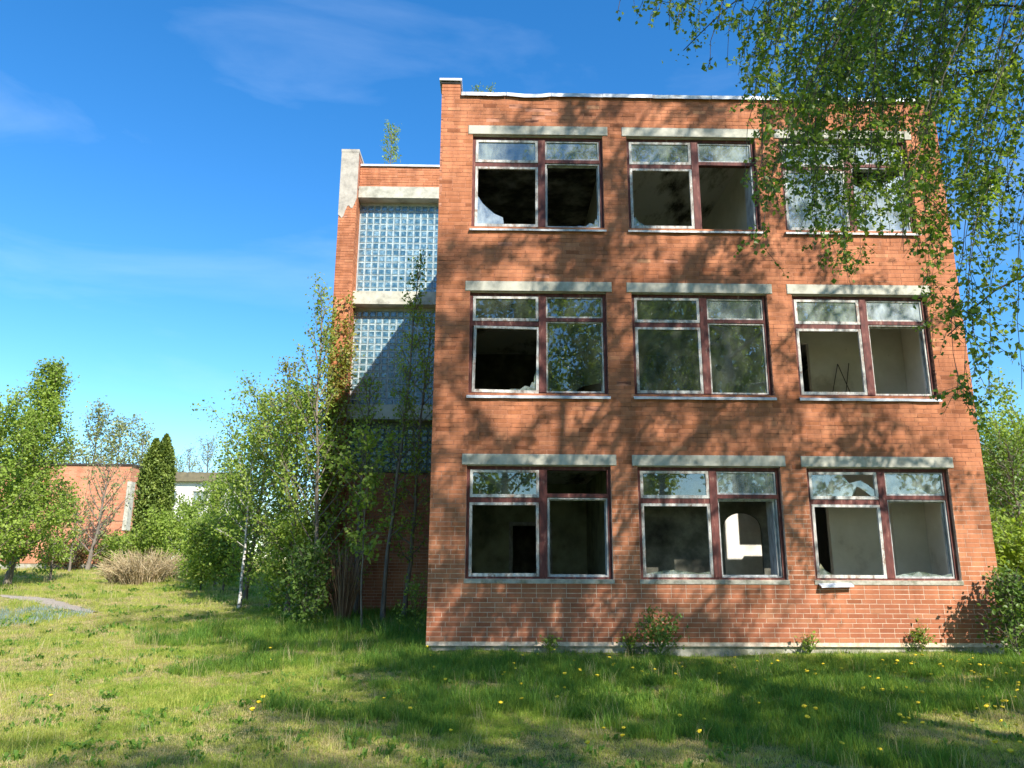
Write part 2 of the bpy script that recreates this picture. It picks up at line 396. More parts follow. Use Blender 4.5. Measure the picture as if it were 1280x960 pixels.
rs = np.random.RandomState(5); singles = 0; mb = MB()
for (p, q, u, v, k) in field:
    full = abs(q - p - BL) < .002 and abs(v - u - CP) < .002
    prud = rs.uniform(-.0018, .0012)
    tn = float(np.clip(rs.beta(5, 5) + (.25 if rs.rand() < .02 else 0) - (.35 if rs.rand() < .07 else 0), 0, 1))
    if full and singles < 300 and k < 10:
        o = bpy.data.objects.new('brick', bm_full); C.objects.link(o); o.parent = fw
        o.location = (p + JT, prud, u + JT); o.rotation_euler = (0, rs.uniform(-.004, .004), 0); singles += 1; continue
    chip = (p < .01 and u > 8.4 and rs.rand() < .55)
    x0 = p + JT + (rs.uniform(.02, .06) if chip else 0)
    if u > 9.9 and 1.35 < p < 2.1 and rs.rand() < .25 and u < 10.6: continue      # fallen faces under the bent coping
    if rs.rand() < .002: continue
    j2 = JT + (rs.uniform(0, .003) if rs.rand() < .25 else 0)
    mb.cbox(x0, q - JT, prud, .05, u + j2, v - j2, tn, .0018)
o = mb.build('brick', M['brick'], fw); o['kind'] = 'stuff'
# side walls, back wall, plain bricks on the left pier
def side_bricks(xf, sgn, y0, y1, z0, n, seed, parent, face=.004, jit=.002):
    f = brick_field(y0, y1, z0, n, [], seed); mb = MB(); rs = np.random.RandomState(seed)
    for p, q, u, v, k in f:
        m = MB(); m.cbox(p + JT, q - JT, rs.uniform(-jit, jit), .05, u + JT, v - JT, rs.beta(3, 3), .0035)
        V = m.V[0]; W = np.stack([xf + sgn * (-V[:, 1]) * 1.0, V[:, 0], V[:, 2]], -1)
        F = m.F[0] if sgn > 0 else m.F[0][:, ::-1]
        mb.add(W, F, m.T[0][0])
    o = mb.build('brick', M['brick'], parent); o['kind'] = 'stuff'; return o
sw = MB(); sw.box(.006, .38, .382, 12, .3, TOP); sw2 = MB(); sw2.box(BW - .38, BW - .006, .382, 12, .3, TOP); sw2 = sw2.build('side_wall', M['mortar'], bld); _hs = [(.7 + 3.06 * c, 3.2 + 3.06 * c, wz(r)[0] - .6, wz(r)[1] + (.18 if r == 2 else 0)) for r in range(3) for c in range(3)]  # _hs: unseen rear openings, put in and enlarged to light the rooms
sw = sw.build('side_wall', M['mortar'], bld)
side_bricks(BW, 1, .05, 12, ZB, nc, 21, sw2)
side_bricks(0, -1, .05, 7.0, ZB, nc, 22, sw)
# plinth
pl = MB(); pl.box(.05, BW - .05, .055, .37, -.6, .352); pl.box(.05, .37, .38, 12, -.6, .30); pl.box(BW - .37, BW - .05, .38, 12, -.6, .30)
pl.build('plinth', M['plinth'], bld)
# lintels
lbm = MB(); lbm.cbox(0, LX1 - LX0, 0, .30, 0, .196, c=.008)
lme = fast_mesh('lintel', np.concatenate(lbm.V), np.concatenate(lbm.F)); lme.materials.append(M['concrete'])
for r in range(3):
    for c in range(3):
        o = bpy.data.objects.new('lintel', lme); C.objects.link(o); o.parent = bld
        o.location = (LX0 + c * BAY, -.014 - .002 * ((r * 3 + c) % 3), wz(r)[1] + .001); o.rotation_euler = (0, random.uniform(-.002, .002), 0)
        # underside slab behind the lintel, over the reveal
ub = MB()
for r in range(3):
    for c in range(3): ub.box(WX0 + c * BAY + .002, WX1 + c * BAY - .002, .02, .379, wz(r)[1] - .012, wz(r)[1])
ub.build('lintel_soffit', M['concrete'], bld)
# interior: slabs, ceilings, room walls
fl = MB(); ce = MB(); cd = MB()
for i, z in enumerate([.35, 3.62, 6.92, 10.22]):
    if i == 1:      # opening added to let sun through to the wall behind the arch
        for a in ((.385, 6.0, .385, 11.69), (8.7, BW - .385, .385, 11.69), (6.0, 8.7, 3.49, 11.69)): fl.box(*a, z + .02, z + .2)
    else: fl.box(.385, BW - .385, .385, 11.69, z + .02, z + .2)
ce.box(.386, BW - .386, .386, 11.68, 6.90, 6.918)
for a in ((.386, 6.0, .386, 11.68), (8.7, BW - .386, .386, 11.68), (6.0, 8.7, 3.49, 11.68)): ce.box(*a, 3.60, 3.618)
ce.box(3.5, BW - .386, .386, 11.68, 10.20, 10.218)
cd.box(.386, 3.49, .386, 11.68, 10.20, 10.218)
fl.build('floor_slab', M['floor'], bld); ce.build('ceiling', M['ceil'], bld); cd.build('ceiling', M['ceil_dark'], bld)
def holed(mb, x0, x1, y0, y1, z0, z1, hs):
    xs = sorted(set([x0, x1] + [v for h in hs for v in h[:2]]))
    for a, b in zip(xs[:-1], xs[1:]):
        iv = [(z0, z1)]
        for h in hs:
            if h[0] <= a and h[1] >= b: iv = sub_int(iv, h[2], h[3])
        for p, q in iv: mb.box(a, b, y0, y1, p, q)
def _bw(m):
    xs = sorted([.382, BW - .382] + [v for h in _hs[:3] for v in h[:2]])
    for a, b in zip(xs[:-1], xs[1:]):
        iv = [(.3, TOP)]
        for h in _hs:
            if h[0] <= a and h[1] >= b: iv = sub_int(iv, h[2], h[3])
        for p, q in iv: m.box(a, b, 11.7, 12, p, q)
def room_wall(spec, mat):
    mb = MB(); spec(mb); return mb.build('room_wall', M[mat], bld)
_m = MB(); _bw(_m); _m.build('back_wall', M['plaster'], bld)
for r in range(3):
    f, t = .552 + 3.3 * r, 3.598 + 3.3 * r
    # cross walls
    room_wall(lambda m: (m.box(3.38, 3.50, .39, 6.4, f, t)), 'room' if r else 'room_green')
    if r: room_wall(lambda m: (m.box(6.42, 6.54, .39, 6.4, f, t)), 'room')
    # corridor wall
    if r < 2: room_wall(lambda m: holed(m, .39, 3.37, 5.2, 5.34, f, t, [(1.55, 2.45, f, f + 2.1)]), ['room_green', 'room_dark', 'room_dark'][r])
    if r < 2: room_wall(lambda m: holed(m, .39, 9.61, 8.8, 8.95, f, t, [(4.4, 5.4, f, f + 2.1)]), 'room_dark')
    if r == 1: room_wall(lambda m: holed(m, 3.51, 6.41, 5.2, 5.34, f, t, [(4.6, 5.5, f, f + 2.1)]), ['room', 'room_dark', 'room'][r])
for r in range(3):
    f, t = .552 + 3.3 * r, 3.598 + 3.3 * r
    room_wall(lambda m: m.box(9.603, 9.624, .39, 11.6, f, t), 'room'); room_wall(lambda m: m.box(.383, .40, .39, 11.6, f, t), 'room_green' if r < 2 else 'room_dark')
    for c in range(3):
        a, b = WX0 + c * BAY, WX1 + c * BAY; z0, z1 = wz(r)
        g = MB(); g.box(b - .022, b - .002, .20, .379, z0, z1 - .014); g.box(a + .002, a + .022, .20, .379, z0, z1 - .014); g.build('inner_reveal', M['room'], bld)['kind'] = 'stuff'
# ground floor, middle bay: dark partition with an arched opening and a bright wall behind it
f = .552; t3 = 3.598
def arch(m):
    cx, hw, z0, zs = 5.92, .37, f, 2.30
    m.box(3.51, cx - hw, 1.22, 1.29, f, t3); m.box(cx + hw, 6.62, 1.22, 1.29, f, t3)
    n = 12
    for i in range(n):
        a0 = math.pi * (1 - i / n); a1 = math.pi * (1 - (i + 1) / n)
        x0, x1 = cx + hw * math.cos(a0), cx + hw * math.cos(a1)
        h0, h1 = zs + .34 * math.sin(a0) ** .8 if math.sin(a0) > 1e-6 else zs, zs + .34 * math.sin(a1) ** .8 if math.sin(a1) > 1e-6 else zs
        V = [[x0, 1.22, h0], [x1, 1.22, h1], [x1, 1.29, h1], [x0, 1.29, h0], [x0, 1.22, t3], [x1, 1.22, t3], [x1, 1.29, t3], [x0, 1.29, t3]]
        m.add(V, BOXF)
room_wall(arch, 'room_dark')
room_wall(lambda m: m.box(5.2, 7.6, 3.50, 3.60, f, t3), 'room_white')
# right-hand rooms: pale wall close behind the window with a dark doorway at its left
for r in range(3):
    f, t = .552 + 3.3 * r, 3.598 + 3.3 * r
    if r == 0: room_wall(lambda m: (m.box(7.75, 8.95, 1.52, 1.64, f, t), m.box(8.95, 9.6, 1.40, 1.52, f, t)), 'room')
    else: room_wall(lambda m: (m.box(7.68, 8.75, 1.62, 1.74, f, t), m.box(8.75, 9.6, 1.50, 1.62, f, t), m.box(6.55, 6.75, 1.62, 1.74, f, t), m.box(6.75, 7.68, 1.62, 1.74, f + 2.35, t)), 'room')
for (a, b, z) in ((1.55, 2.45, .552), (1.55, 2.45, 3.852), (4.6, 5.5, 3.852)):
    g = MB(); g.box(a - .07, a + .02, 5.15, 5.36, z, z + 2.12); g.box(b - .02, b + .07, 5.15, 5.36, z, z + 2.12); g.box(a + .021, b - .021, 5.151, 5.36, z + 2.03, z + 2.12)
    g.build('door_frame', M['sash_grey'], bld)
# graffiti strokes inside the right second-floor room, built as thin dark tubes
bt = MB()
for (xa, ya, xb, yb) in [(1040, 496, 1047, 455), (1047, 455, 1067, 500), (1057, 496, 1061, 454)]:
    bt.tube([list(at(xa, ya, 1.50)), list(at(xb, yb, 1.59))], [.009, .009], 4)
bt.build('graffiti_stroke', M['tar'], bld)
# top floor hanging strips in the dark left room
rf = MB(); rf.box(.38, BW - .38, .38, 11.7, 10.43, 10.60); rf.build('roof', M['tar'], bld)
# coping sheets
x = .40; i = 0
rc = random.Random(3)
while x < BW:
    L = min(rc.uniform(.8, 1.25), BW - x + .02); g = MB()
    dz = rc.uniform(-.006, .006); sag = -.035 if 1.3 < x + L / 2 < 2.2 else 0
    n = 5
    xs = np.linspace(x + .004, x + L - .004, n + 1)
    prof = [(-.055, -.065), (-.055, .012), (.45, .035), (.45, -.03)]
    V = []
    for j, xx in enumerate(xs):
        wob = rc.uniform(-.006, .006)
        for (yy, zz) in prof: V.append([xx, yy + wob * .5, TOP + .02 + zz + dz + wob + sag * math.sin(j / n * math.pi)])
    F = [[j * 4 + k, j * 4 + k + 1, j * 4 + k + 5, j * 4 + k + 4] for j in range(n) for k in range(3)]
    g.add(V, F); g.build('coping', M['tin_rust' if rc.random() < .6 else 'tin'], bld); x += L
tb = MB(); tb.box(.39, BW, -.035, .40, TOP + .001, TOP + .014); tb.build('coping_board', M['tar'], bld)
# corner pier above the coping
pr_ = MB()
for k in range(3): pr_.cbox(0.004, .375, -.004, .3, TOP + k * CP + JT, TOP + (k + 1) * CP - JT, .5)
pr_.box(.01, .37, .03, .38, TOP, TOP + 3 * CP)
pr_.build('corner_pier', M['brick'], bld)
g = MB(); g.box(-.01, .38, -.02, .40, TOP + 3 * CP + .002, TOP + 3 * CP + .05); g.build('coping_board', M['tar'], bld)
g = MB(); g.box(-.045, .405, -.055, .43, TOP + 3 * CP + .052, TOP + 3 * CP + .10); g.build('pier_cap', M['tin'], bld)

# ---------------- windows
def pane_poly(name, pts, y, mat, parent):
    bm = bmesh.new(); vs = [bm.verts.new((p[0], y, p[1])) for p in pts]; bm.faces.new(vs)
    bmesh.ops.triangulate(bm, faces=bm.faces[:])
    me = bpy.data.meshes.new(name); bm.to_mesh(me); bm.free()
    return link(name, me, parent, [M[mat]])
def ring(mb, x0, x1, z0, z1, y0, y1, wl, wr=None, wt=None, wb=None):
    wr = wr or wl; wt = wt or wl; wb = wb or wl
    mb.box(x0, x0 + wl, y0, y1, z0, z1); mb.box(x1 - wr, x1, y0, y1, z0, z1)
    mb.box(x0 + wl, x1 - wr, y0 + .001, y1, z1 - wt, z1); mb.box(x0 + wl, x1 - wr, y0 + .001, y1, z0, z0 + wb)
def shape(kind, a, b, c, d):
    W_, H_ = b - a, d - c
    P = lambda L: [(a + u * W_, c + v * H_) for u, v in L]
    if kind == 'full': return P([(0, 0), (1, 0), (1, 1), (0, 1)])
    if kind == 'curve': return P([(0, 0), (.46, 0), (.44, .13), (.30, .19), (.18, .28), (.09, .38), (0, .52)])
    if kind == 'shards': return P([(0, 0), (.5, 0), (.55, .01), (1, 0), (1, .10), (.94, .17), (.88, .10), (.80, .13), (.70, .05), (.5, .03), (.2, .012), (0, .02)])
    if kind == 'low': return P([(0, 0), (1, 0), (1, .05), (.8, .02), (.62, .045), (.5, .03), (.42, .07), (.3, .02), (.15, .04), (0, .01)])
    if kind == 'cornerR': return P([(1, 0), (1, .30), (.97, .22), (.965, .12), (.93, .13), (.90, .05), (.82, .07), (.74, .015), (.6, .02), (.55, 0)])
    if kind == 'cornerL': return P([(0, 0), (.22, 0), (.17, .03), (.13, .02), (.09, .08), (.05, .06), (.035, .17), (.012, .13), (0, .24)])
    if kind == 'biteR': return P([(0, 0), (.5, 0), (.60, .07), (.72, .11), (.86, .12), (1, .14), (1, 1), (0, 1)])
    if kind == 'brokenUL': return P([(0, 0), (.62, 0), (.66, .30), (.72, .48), (.82, .30), (.93, .05), (1, 0), (1, .30), (.9, .55), (.78, .75), (.6, .62), (.52, .8), (.5, 1), (0, 1)])
    if kind == 'torn': return P([(0, 0), (1, 0), (1, .93), (.85, .86), (.6, .78), (.35, .82), (.12, .70), (0, .74)])
    if kind == 'hole':
        L = [(0, 0), (1, 0), (1, 1), (0, 1), (0, .36)]
        import math as _m
        hc = [(.15 + .055 * _m.cos(q) * (1 + .25 * _m.sin(3 * q)), .36 + .045 * _m.sin(q)) for q in np.linspace(_m.pi, -_m.pi + .02, 11)]
        return P(L + hc + [(0, .359)])
    return None
# spec per window: (upper-left, upper-right, lower-left, lower-right) -> (shape, glass)
SPEC = {(0, 0): [('full', 'glass_green'), None, None, None],
        (0, 1): [('full', 'glass_green'), ('full', 'glass_dusty'), ('low', 'glass_dusty'), None],
        (0, 2): [('brokenUL', 'glass_dusty'), ('full', 'glass_dusty'), ('cornerL', 'glass_dusty'), ('low', 'glass_dusty')],
        (1, 0): [('full', 'glass_green'), ('full', 'glass_green'), ('cornerR', 'glass_dusty'), ('biteR', 'glass_green')],
        (1, 1): [('full', 'glass_green'), ('full', 'glass_dusty'), ('full', 'glass_green'), ('hole', 'glass_green')],
        (1, 2): [('full', 'glass_dusty'), ('full', 'glass_pale'), None, None],
        (2, 0): [('full', 'glass_dusty'), ('full', 'glass_dusty'), ('curve', 'glass_pale'), ('cornerR', 'glass_dusty')],
        (2, 1): [('full', 'glass_dusty'), ('full', 'glass_dusty'), ('cornerL', 'glass_dusty'), None],
        (2, 2): [('full', 'glass_pale'), ('full', 'glass_pale'), ('full', 'glass_pale'), ('torn', 'glass_pale')]}
for (r, c), sp in SPEC.items():
    x0, x1 = WX0 + c * BAY, WX1 + c * BAY; z0, z1 = wz(r)
    lab = {0: 'ground floor', 1: 'middle floor', 2: 'top floor'}[r] + ' window, ' + ['left', 'middle', 'right'][c] + ' one of its row'
    YF = .075
    wf = MB()
    xm = x0 + 1.37
    wf.box(x0, x0 + .055, YF, YF + .12, z0, z1 - .012); wf.box(x1 - .06, x1, YF, YF + .12, z0, z1 - .012)
    wf.box(x0 + .055, x1 - .06, YF + .002, YF + .12, z1 - .075, z1 - .012); wf.box(x0 + .055, x1 - .06, YF + .002, YF + .12, z0, z0 + .035)
    wf.box(xm - .07, xm + .07, YF - .012, YF + .12, z0 + .035, z1 - .075)
    zl = z1 - .62; zr = z1 - .53
    wf.box(x0 + .055, xm - .07, YF + .004, YF + .11, zl - .04, zl + .05); wf.box(xm + .07, x1 - .06, YF + .004, YF + .11, zr - .035, zr + .035)
    wn = wf.build('window', M['frame'], bld)
    wn['label'] = lab
    cells = [(x0 + .06, xm - .075, zl + .052, z1 - .08), (xm + .072, x1 - .062, zr + .037, z1 - .078),
             (x0 + .06, xm - .075, z0 + .037, zl - .042), (xm + .072, x1 - .062, z0 + .037, zr - .037)]
    for i, (a, b, cc, d) in enumerate(cells):
        left = i % 2 == 0
        if (r, c) == (0, 0) and i == 1: continue
        sm = MB(); wd = .050 if left else .028
        y0 = YF - .006 if left else YF + .02
        if (r, c) == (2, 1) and i == 3:      # swung inward sash
            sm.box(b - .035, b, y0, y0 + .42, cc, d); 
        elif (r, c) == (0, 1) and i == 3:
            ring(sm, a, b, cc, d, y0, y0 + .045, wd * .6); sm.box(b - .06, b - .03, y0 + .05, y0 + .40, cc, d)
        else: ring(sm, a, b, cc, d, y0, y0 + .045, wd, wt=wd * .9, wb=wd * 1.1)
        if not left and not ((r, c) == (2, 1) and i == 3):   # inner sash of the double window
            ring(sm, a + .012, b - .012, cc + .01, d - .01, y0 + .06, y0 + .10, wd + .006)
        tilt = (r, c) == (1, 0) and i == 2
        so_ = sm.build('sash', M['sash'] if left or r == 1 else M['sash_grey'], wn)
        if not tilt:
            wa = random.uniform(-.0045, .0045); so_.rotation_euler = (0, wa, 0); V = Vector((a, random.uniform(-.004, .004), cc)); so_.location = V - Euler((0, wa, 0)).to_matrix() @ Vector((a, 0, cc))
        if tilt:
            so_.rotation_euler = (0, .018, 0); so_.location = (.0, 0, 0)
            V = Vector((a, 0, cc)); so_.location = V - Euler((0, .018, 0)).to_matrix() @ V
        if sp[i]:
            pts = shape(sp[i][0], a + wd - .005, b - wd + .005, cc + wd - .005, d - wd + .005)
            pane_poly('pane', pts, y0 + .022, sp[i][1], wn)
    # sill
    s = MB(); V = []
    n = 9; xs = np.linspace(x0 - .03, x1 + .03, n)
    rr = random.Random(r * 7 + c)
    if r == 0:      # rough rendered sill, metal gone
        s.box(x0 - .02, x1 + .02, -.012, .075, z0 - .075, z0 - .004)
        s.box(x0 + .003, x1 - .003, .076, .37, z0 - .05, z0 - .006)
        s.build('sill', M['plinth'], wn)
        if c == 2:
            g = MB(); g.add([[x0 + .05, -.11, z0 - .10], [x0 + .62, -.10, z0 - .085], [x0 + .60, .06, z0 - .005], [x0 + .02, .06, z0 - .02],
                             [x0 + .05, -.11, z0 - .125], [x0 + .62, -.10, z0 - .11], [x0 + .60, .06, z0 - .012], [x0 + .02, .06, z0 - .028]], BOXF)
            g.build('loose_sill_sheet', M['tin'], wn)
    else:
        for xx in xs:
            wv = rr.uniform(-.008, .008)
            for (yy, zz) in [(-.05, -.10), (-.052, -.062), (YF + .01, -.002)]: V.append([xx, yy + wv, z0 + zz + wv * .6])
        F = [[j * 3 + k, j * 3 + 3 + k, j * 3 + 4 + k, j * 3 + 1 + k] for j in range(n - 1) for k in range(2)]
        s.add(V, F); s.build('sill', M['tin_rust' if r == 2 else 'tin'], wn)
        g = MB(); g.box(x0 + .003, x1 - .003, YF + .125, .37, z0 - .03, z0 - .004); g.build('inner_sill', M['sash_grey'], wn)

# ---------------- stair tower
TY = 7.05; PX0, PX1 = -3.47, -2.97; TR = 1.2; TT = 13.18
tw = MB()
GB = [(9.24, 12.14), (5.94, 8.85), (4.12, 5.53)]
bands = [(12.14, 12.50), (8.85, 9.24), (5.53, 5.94)]
zs = sorted([z for a in GB for z in a])
tw.box(PX1, TR, TY + .35, TY + .6, -.2, 4.10); tw.box(PX1, TR, TY + .006, TY + .35, 12.50, TT - .02)
tw.box(PX0 + .006, PX1 - .006, TY - .294, TY + .6, -.2, 13.50)
tw.box(PX1, TR, TY + .5, TY + .6, 4.10, 12.5); tw.box(PX0 + .006, PX0 + .3, TY + .6, 13, -.2, TT - .02); tw.box(-.4, 6, TY + 5.6, TY + 6, 10.4, TT)
tw.box(PX1, 6, TY + .62, TY + 5.9, 12.9, 13.05); tw.box(5.8, 6, TY + .6, TY + 6, 10.6, TT); tw.box(TR, 6, TY + .006, TY + .6, 10.62, TT - .02)
tw = tw.build('stair_tower', M['mortar'], bld)
def tower_bricks(x0, x1, y, z0, n, seed, chip=None):
    f = brick_field(x0, x1, z0, n, [], seed); mb = MB(); rs = np.random.RandomState(seed)
    for p, q, u, v, k in f:
        if chip and chip(p, q, u): continue
        mb.cbox(p + JT, q - JT, y + rs.uniform(-.004, .003), y + .05, u + JT, v - JT, float(np.clip(rs.beta(3, 3), 0, 1)))
    o = mb.build('brick', M['brick'], tw); o['kind'] = 'stuff'
tower_bricks(PX1 + .002, TR, TY, 12.50, 8, 31)
tower_bricks(PX1 + .002, TR, TY + .344, ZB - .5, int((4.10 - ZB + .5) / CP), 32)
edge = lambda x: 11.35 + (x - PX0) * 1.1 + .12 * math.sin(x * 23)
tower_bricks(PX0, PX1, TY - .30, ZB - .5, 153, 33, chip=lambda p, q, u: u > edge((p + q) / 2))
# rendered top of the pillar, ragged lower edge
g = MB(); n = 10; xs = np.linspace(PX0 - .004, PX1 + .004, n + 1)
for a, b in zip(xs[:-1], xs[1:]):
    za, zb_ = edge(a), edge(b)
    V = [[a, TY - .312, za], [b, TY - .312, zb_], [b, TY - .29, zb_], [a, TY - .29, za], [a, TY - .312, 13.46], [b, TY - .312, 13.46], [b, TY - .29, 13.46], [a, TY - .29, 13.46]]
    g.add(V, BOXF)
g.box(PX0 - .012, PX1 + .012, TY - .32, TY + .6, 13.462, 13.55)
g.build('pillar_render', M['plaster'], tw)
f_ = side_bricks(PX0, -1, TY - .28, TY + 5.9, ZB - .5, 152, 34, tw)
f_ = side_bricks(PX1, 1, TY - .28, TY + .34, ZB - .5, 152, 35, tw)
for z0, z1 in bands:
    b = MB(); b.box(PX1 + .003, TR, TY - .06, TY + .45, z0, z1 - .003); b.build('concrete_band', M['concrete'], tw)
b = MB(); b.box(PX1 + .02, 6.02, TY - .05, TY + .4, TT - .01, TT + .05); b.build('coping', M['tin'], tw)
# glass blocks, one by one
PIT = .2
gm = MB()
V = []; s0 = .004; e = .188
hb = e
V = [[.032, 0, .032], [hb - .032, 0, .032], [hb - .032, 0, hb - .032], [.032, 0, hb - .032],
     [.024, .002, .024], [hb - .024, .002, .024], [hb - .024, .002, hb - .024], [.024, .002, hb - .024],
     [0, .014, 0], [hb, .014, 0], [hb, .014, hb], [0, .014, hb], [0, .08, 0], [hb, .08, 0], [hb, .08, hb], [0, .08, hb]]
F = [[0, 1, 2, 3]]
for a in (0, 4, 8):
    for i in range(4):
        j = (i + 1) % 4; F.append([a + 4 + i, a + 4 + j, a + j, a + i])
# centre of each block is pressed in a little
V[0][1] = V[1][1] = V[2][1] = V[3][1] = .010
GMI = np.array([0] * 5 + [1] * (len(F) - 5), np.int32)
gme = fast_mesh('glass_block', V, F); gme.materials.append(M['gblock']); gme.materials.append(M['grim']); gme.polygons.foreach_set('material_index', GMI)
Vn = np.array(V); Fn = np.array(F)
cnt = 0
for pi_, (z0, z1) in enumerate(GB):
    jm = MB(); jm.box(PX1 + .002, TR, TY + .315, TY + .40, z0, z1 - .002)
    pn = jm.build('glass_block_panel', M['gjoint'] if pi_ < 2 else M['gshade'], tw)
    rest = MB(); nz_ = int((z1 - z0 - .02) / PIT)
    for k in range(nz_ - 1, -1, -1):
        for i in range(int((TR - PX1) / PIT) - 1):
            x = PX1 + .03 + i * PIT; z = z0 + .03 + k * PIT
            if x > -.2: 
                rest.add(Vn + [x, TY + .295, z], Fn); continue
            if pi_ == 0 or (pi_ == 1 and k > 5):
                if cnt < 300:
                    o = bpy.data.objects.new('glass_block', gme); C.objects.link(o); o.parent = tw
                    o.location = (x, TY + .295 + random.uniform(-.003, .003), z); o.rotation_euler = (random.uniform(-.02, .02), 0, random.uniform(-.02, .02)); cnt += 1; continue
            rest.add(Vn @ np.array(Euler((random.uniform(-.02, .02), 0, random.uniform(-.02, .02))).to_matrix()).T + [x, TY + .295, z], Fn)
    if rest.V:
        o = rest.build('glass_block', [M['gblock'], M['grim'] if pi_ < 2 else M['gshade']], tw); o['kind'] = 'stuff'; o.data.polygons.foreach_set('material_index', np.tile(GMI, len(o.data.polygons) // len(GMI)))

# ================================================================== FAR BUILDINGS
def far_brick():
    yy = 30; p = at(165, 582, yy); q = at(-60, 582, yy)
    b = empty('brick_annex', (p.x, yy, tz(p.x, yy)))
    tag(b, 'low orange brick building far behind the meadow, left of the columnar thuja', 'building')
    H = p.z - tz(p.x, yy); mat = bpy.data.materials.new('far_brick'); mat.use_nodes = True
    t = mat.node_tree; bs = t.nodes['Principled BSDF']; g = t.nodes.new('ShaderNodeNewGeometry'); s = t.nodes.new('ShaderNodeSeparateXYZ'); cb = t.nodes.new('ShaderNodeCombineXYZ')
    t.links.new(g.outputs['Position'], s.inputs[0]); ad = t.nodes.new('ShaderNodeMath'); t.links.new(s.outputs['X'], ad.inputs[0]); t.links.new(s.outputs['Y'], ad.inputs[1])
    t.links.new(ad.outputs[0], cb.inputs[0]); t.links.new(s.outputs['Z'], cb.inputs[1])
    bt_ = t.nodes.new('ShaderNodeTexBrick'); t.links.new(cb.outputs[0], bt_.inputs['Vector']); bt_.inputs['Scale'].default_value = 1
    bt_.inputs['Brick Width'].default_value = .26; bt_.inputs['Row Height'].default_value = .0805; bt_.inputs['Mortar Size'].default_value = .006
    bt_.inputs['Color1'].default_value = (.50, .18, .09, 1); bt_.inputs['Color2'].default_value = (.62, .27, .15, 1); bt_.inputs['Mortar'].default_value = (.42, .28, .2, 1)
    c = mix(t, .7, bt_.outputs['Color'], ramp(t, noise_n(t, .9, 7, .7), [(.35, (.6, .58, .56)), (.6, (1, 1, 1))]), 'MULTIPLY')
    t.links.new(c, bs.inputs['Base Color']); bs.inputs['Roughness'].default_value = .95
    L = p.x - q.x
    m = MB(); m.box(-L, 0, 0, .35, .35, H); m.box(-.35, 0, .351, 4, .35, H); m.box(-L, -L + .35, .351, 4, .35, H); m.box(-L + .36, -.36, 3.6, 4, .35, H); m.build('wall', mat, b)
    m = MB(); m.box(-L, -.02, .03, 4, -.6, .35); m.build('plinth', M['plinth'], b)
    m = MB(); m.box(-L - .1, .08, -.08, 4.1, H + .002, H + .10); m.build('coping', M['tar'], b)
    m = MB(); m.box(-.12, .10, -.05, .45, H - 3.6, H - .9); m.build('corner_plaster', M['concrete'], b)
    m = MB(); m.box(-L, -.03, -.012, -.002, H * .46, H * .46 + .03); m.build('movement_joint', M['tar'], b)
far_brick()
def far_white():
    yy = 62; p = at(190, 602, yy); q = at(286, 602, yy)
    b = empty('white_building', (p.x, yy, tz(p.x, yy)))
    tag(b, 'long white rendered building with a flat dark roof far behind the bushes', 'building')
    H = p.z - tz(p.x, yy); L = q.x - p.x
    white = mat_plain('white_render', [(.3, (.62, .61, .58)), (.7, (.82, .81, .78))], .8, .9, .1)
    m = MB(); hs = []
    x = 1.0
    while x < L - 2: hs.append((x, x + 1.5, H - 2.3, H - .9)); hs.append((x, x + 1.5, H - 5.2, H - 3.8)); x += 3.0
    holed(m, 0, L, 0, .4, -.5, H, hs); m.box(0, .4, .4, 3.5, -.5, H); m.box(L - .4, L, .4, 3.5, -.5, H); m.box(.41, L - .41, 3.1, 3.5, -.5, H); wl = m.build('wall', white, b)
    for h in hs:
        m = MB(); ring(m, h[0] + .01, h[1] - .01, h[2] + .01, h[3] - .01, .10, .18, .08); m.box((h[0] + h[1]) / 2 - .04, (h[0] + h[1]) / 2 + .04, .10, .18, h[2] + .09, h[3] - .09)
        wn = m.build('window', M['sash'], b)
        pane_poly('pane', shape('full', h[0] + .05, h[1] - .05, h[2] + .05, h[3] - .05), .15, 'glass_dusty', wn)
    m = MB(); m.box(-.4, L + .4, -.5, 3.9, H + .003, H + .25); m.box(.3, L, .5, 3.2, H + .25, H + 1.0); m.build('roof', mat_plain('roof_felt', [(.3, (.10, .09, .06)), (.7, (.20, .17, .10))], 2, .95), b)
far_white()

# ================================================================== PLANTS
def leaf_mesh(name, P, size, rs, up=.35, tint=None, hang=0, aspect=.8):
    n = len(P)
    d = rs.normal(size=(n, 3)); d[:, 2] -= hang; d /= np.linalg.norm(d, axis=1)[:, None]
    nn = rs.normal(size=(n, 3)); nn[:, 2] += up * 2; nn += np.array(SUN) * .9
    s = np.cross(d, nn); s /= np.linalg.norm(s, axis=1)[:, None] + 1e-9; nrm = np.cross(s, d)
    L = (size * rs.uniform(.65, 1.35, n))[:, None]
    a = P; b = P + d * L * .45 + s * L * aspect * .5 + nrm * L * .10; c = P + d * L; e = P + d * L * .45 - s * L * aspect * .5 + nrm * L * .10
    V = np.stack([a, b, c, e], 1).reshape(-1, 3); F = np.arange(4 * n).reshape(-1, 4)
    if tint is None: tint = rs.beta(2, 2, n)
    return fast_mesh(name, V, F, np.repeat(tint, 4))

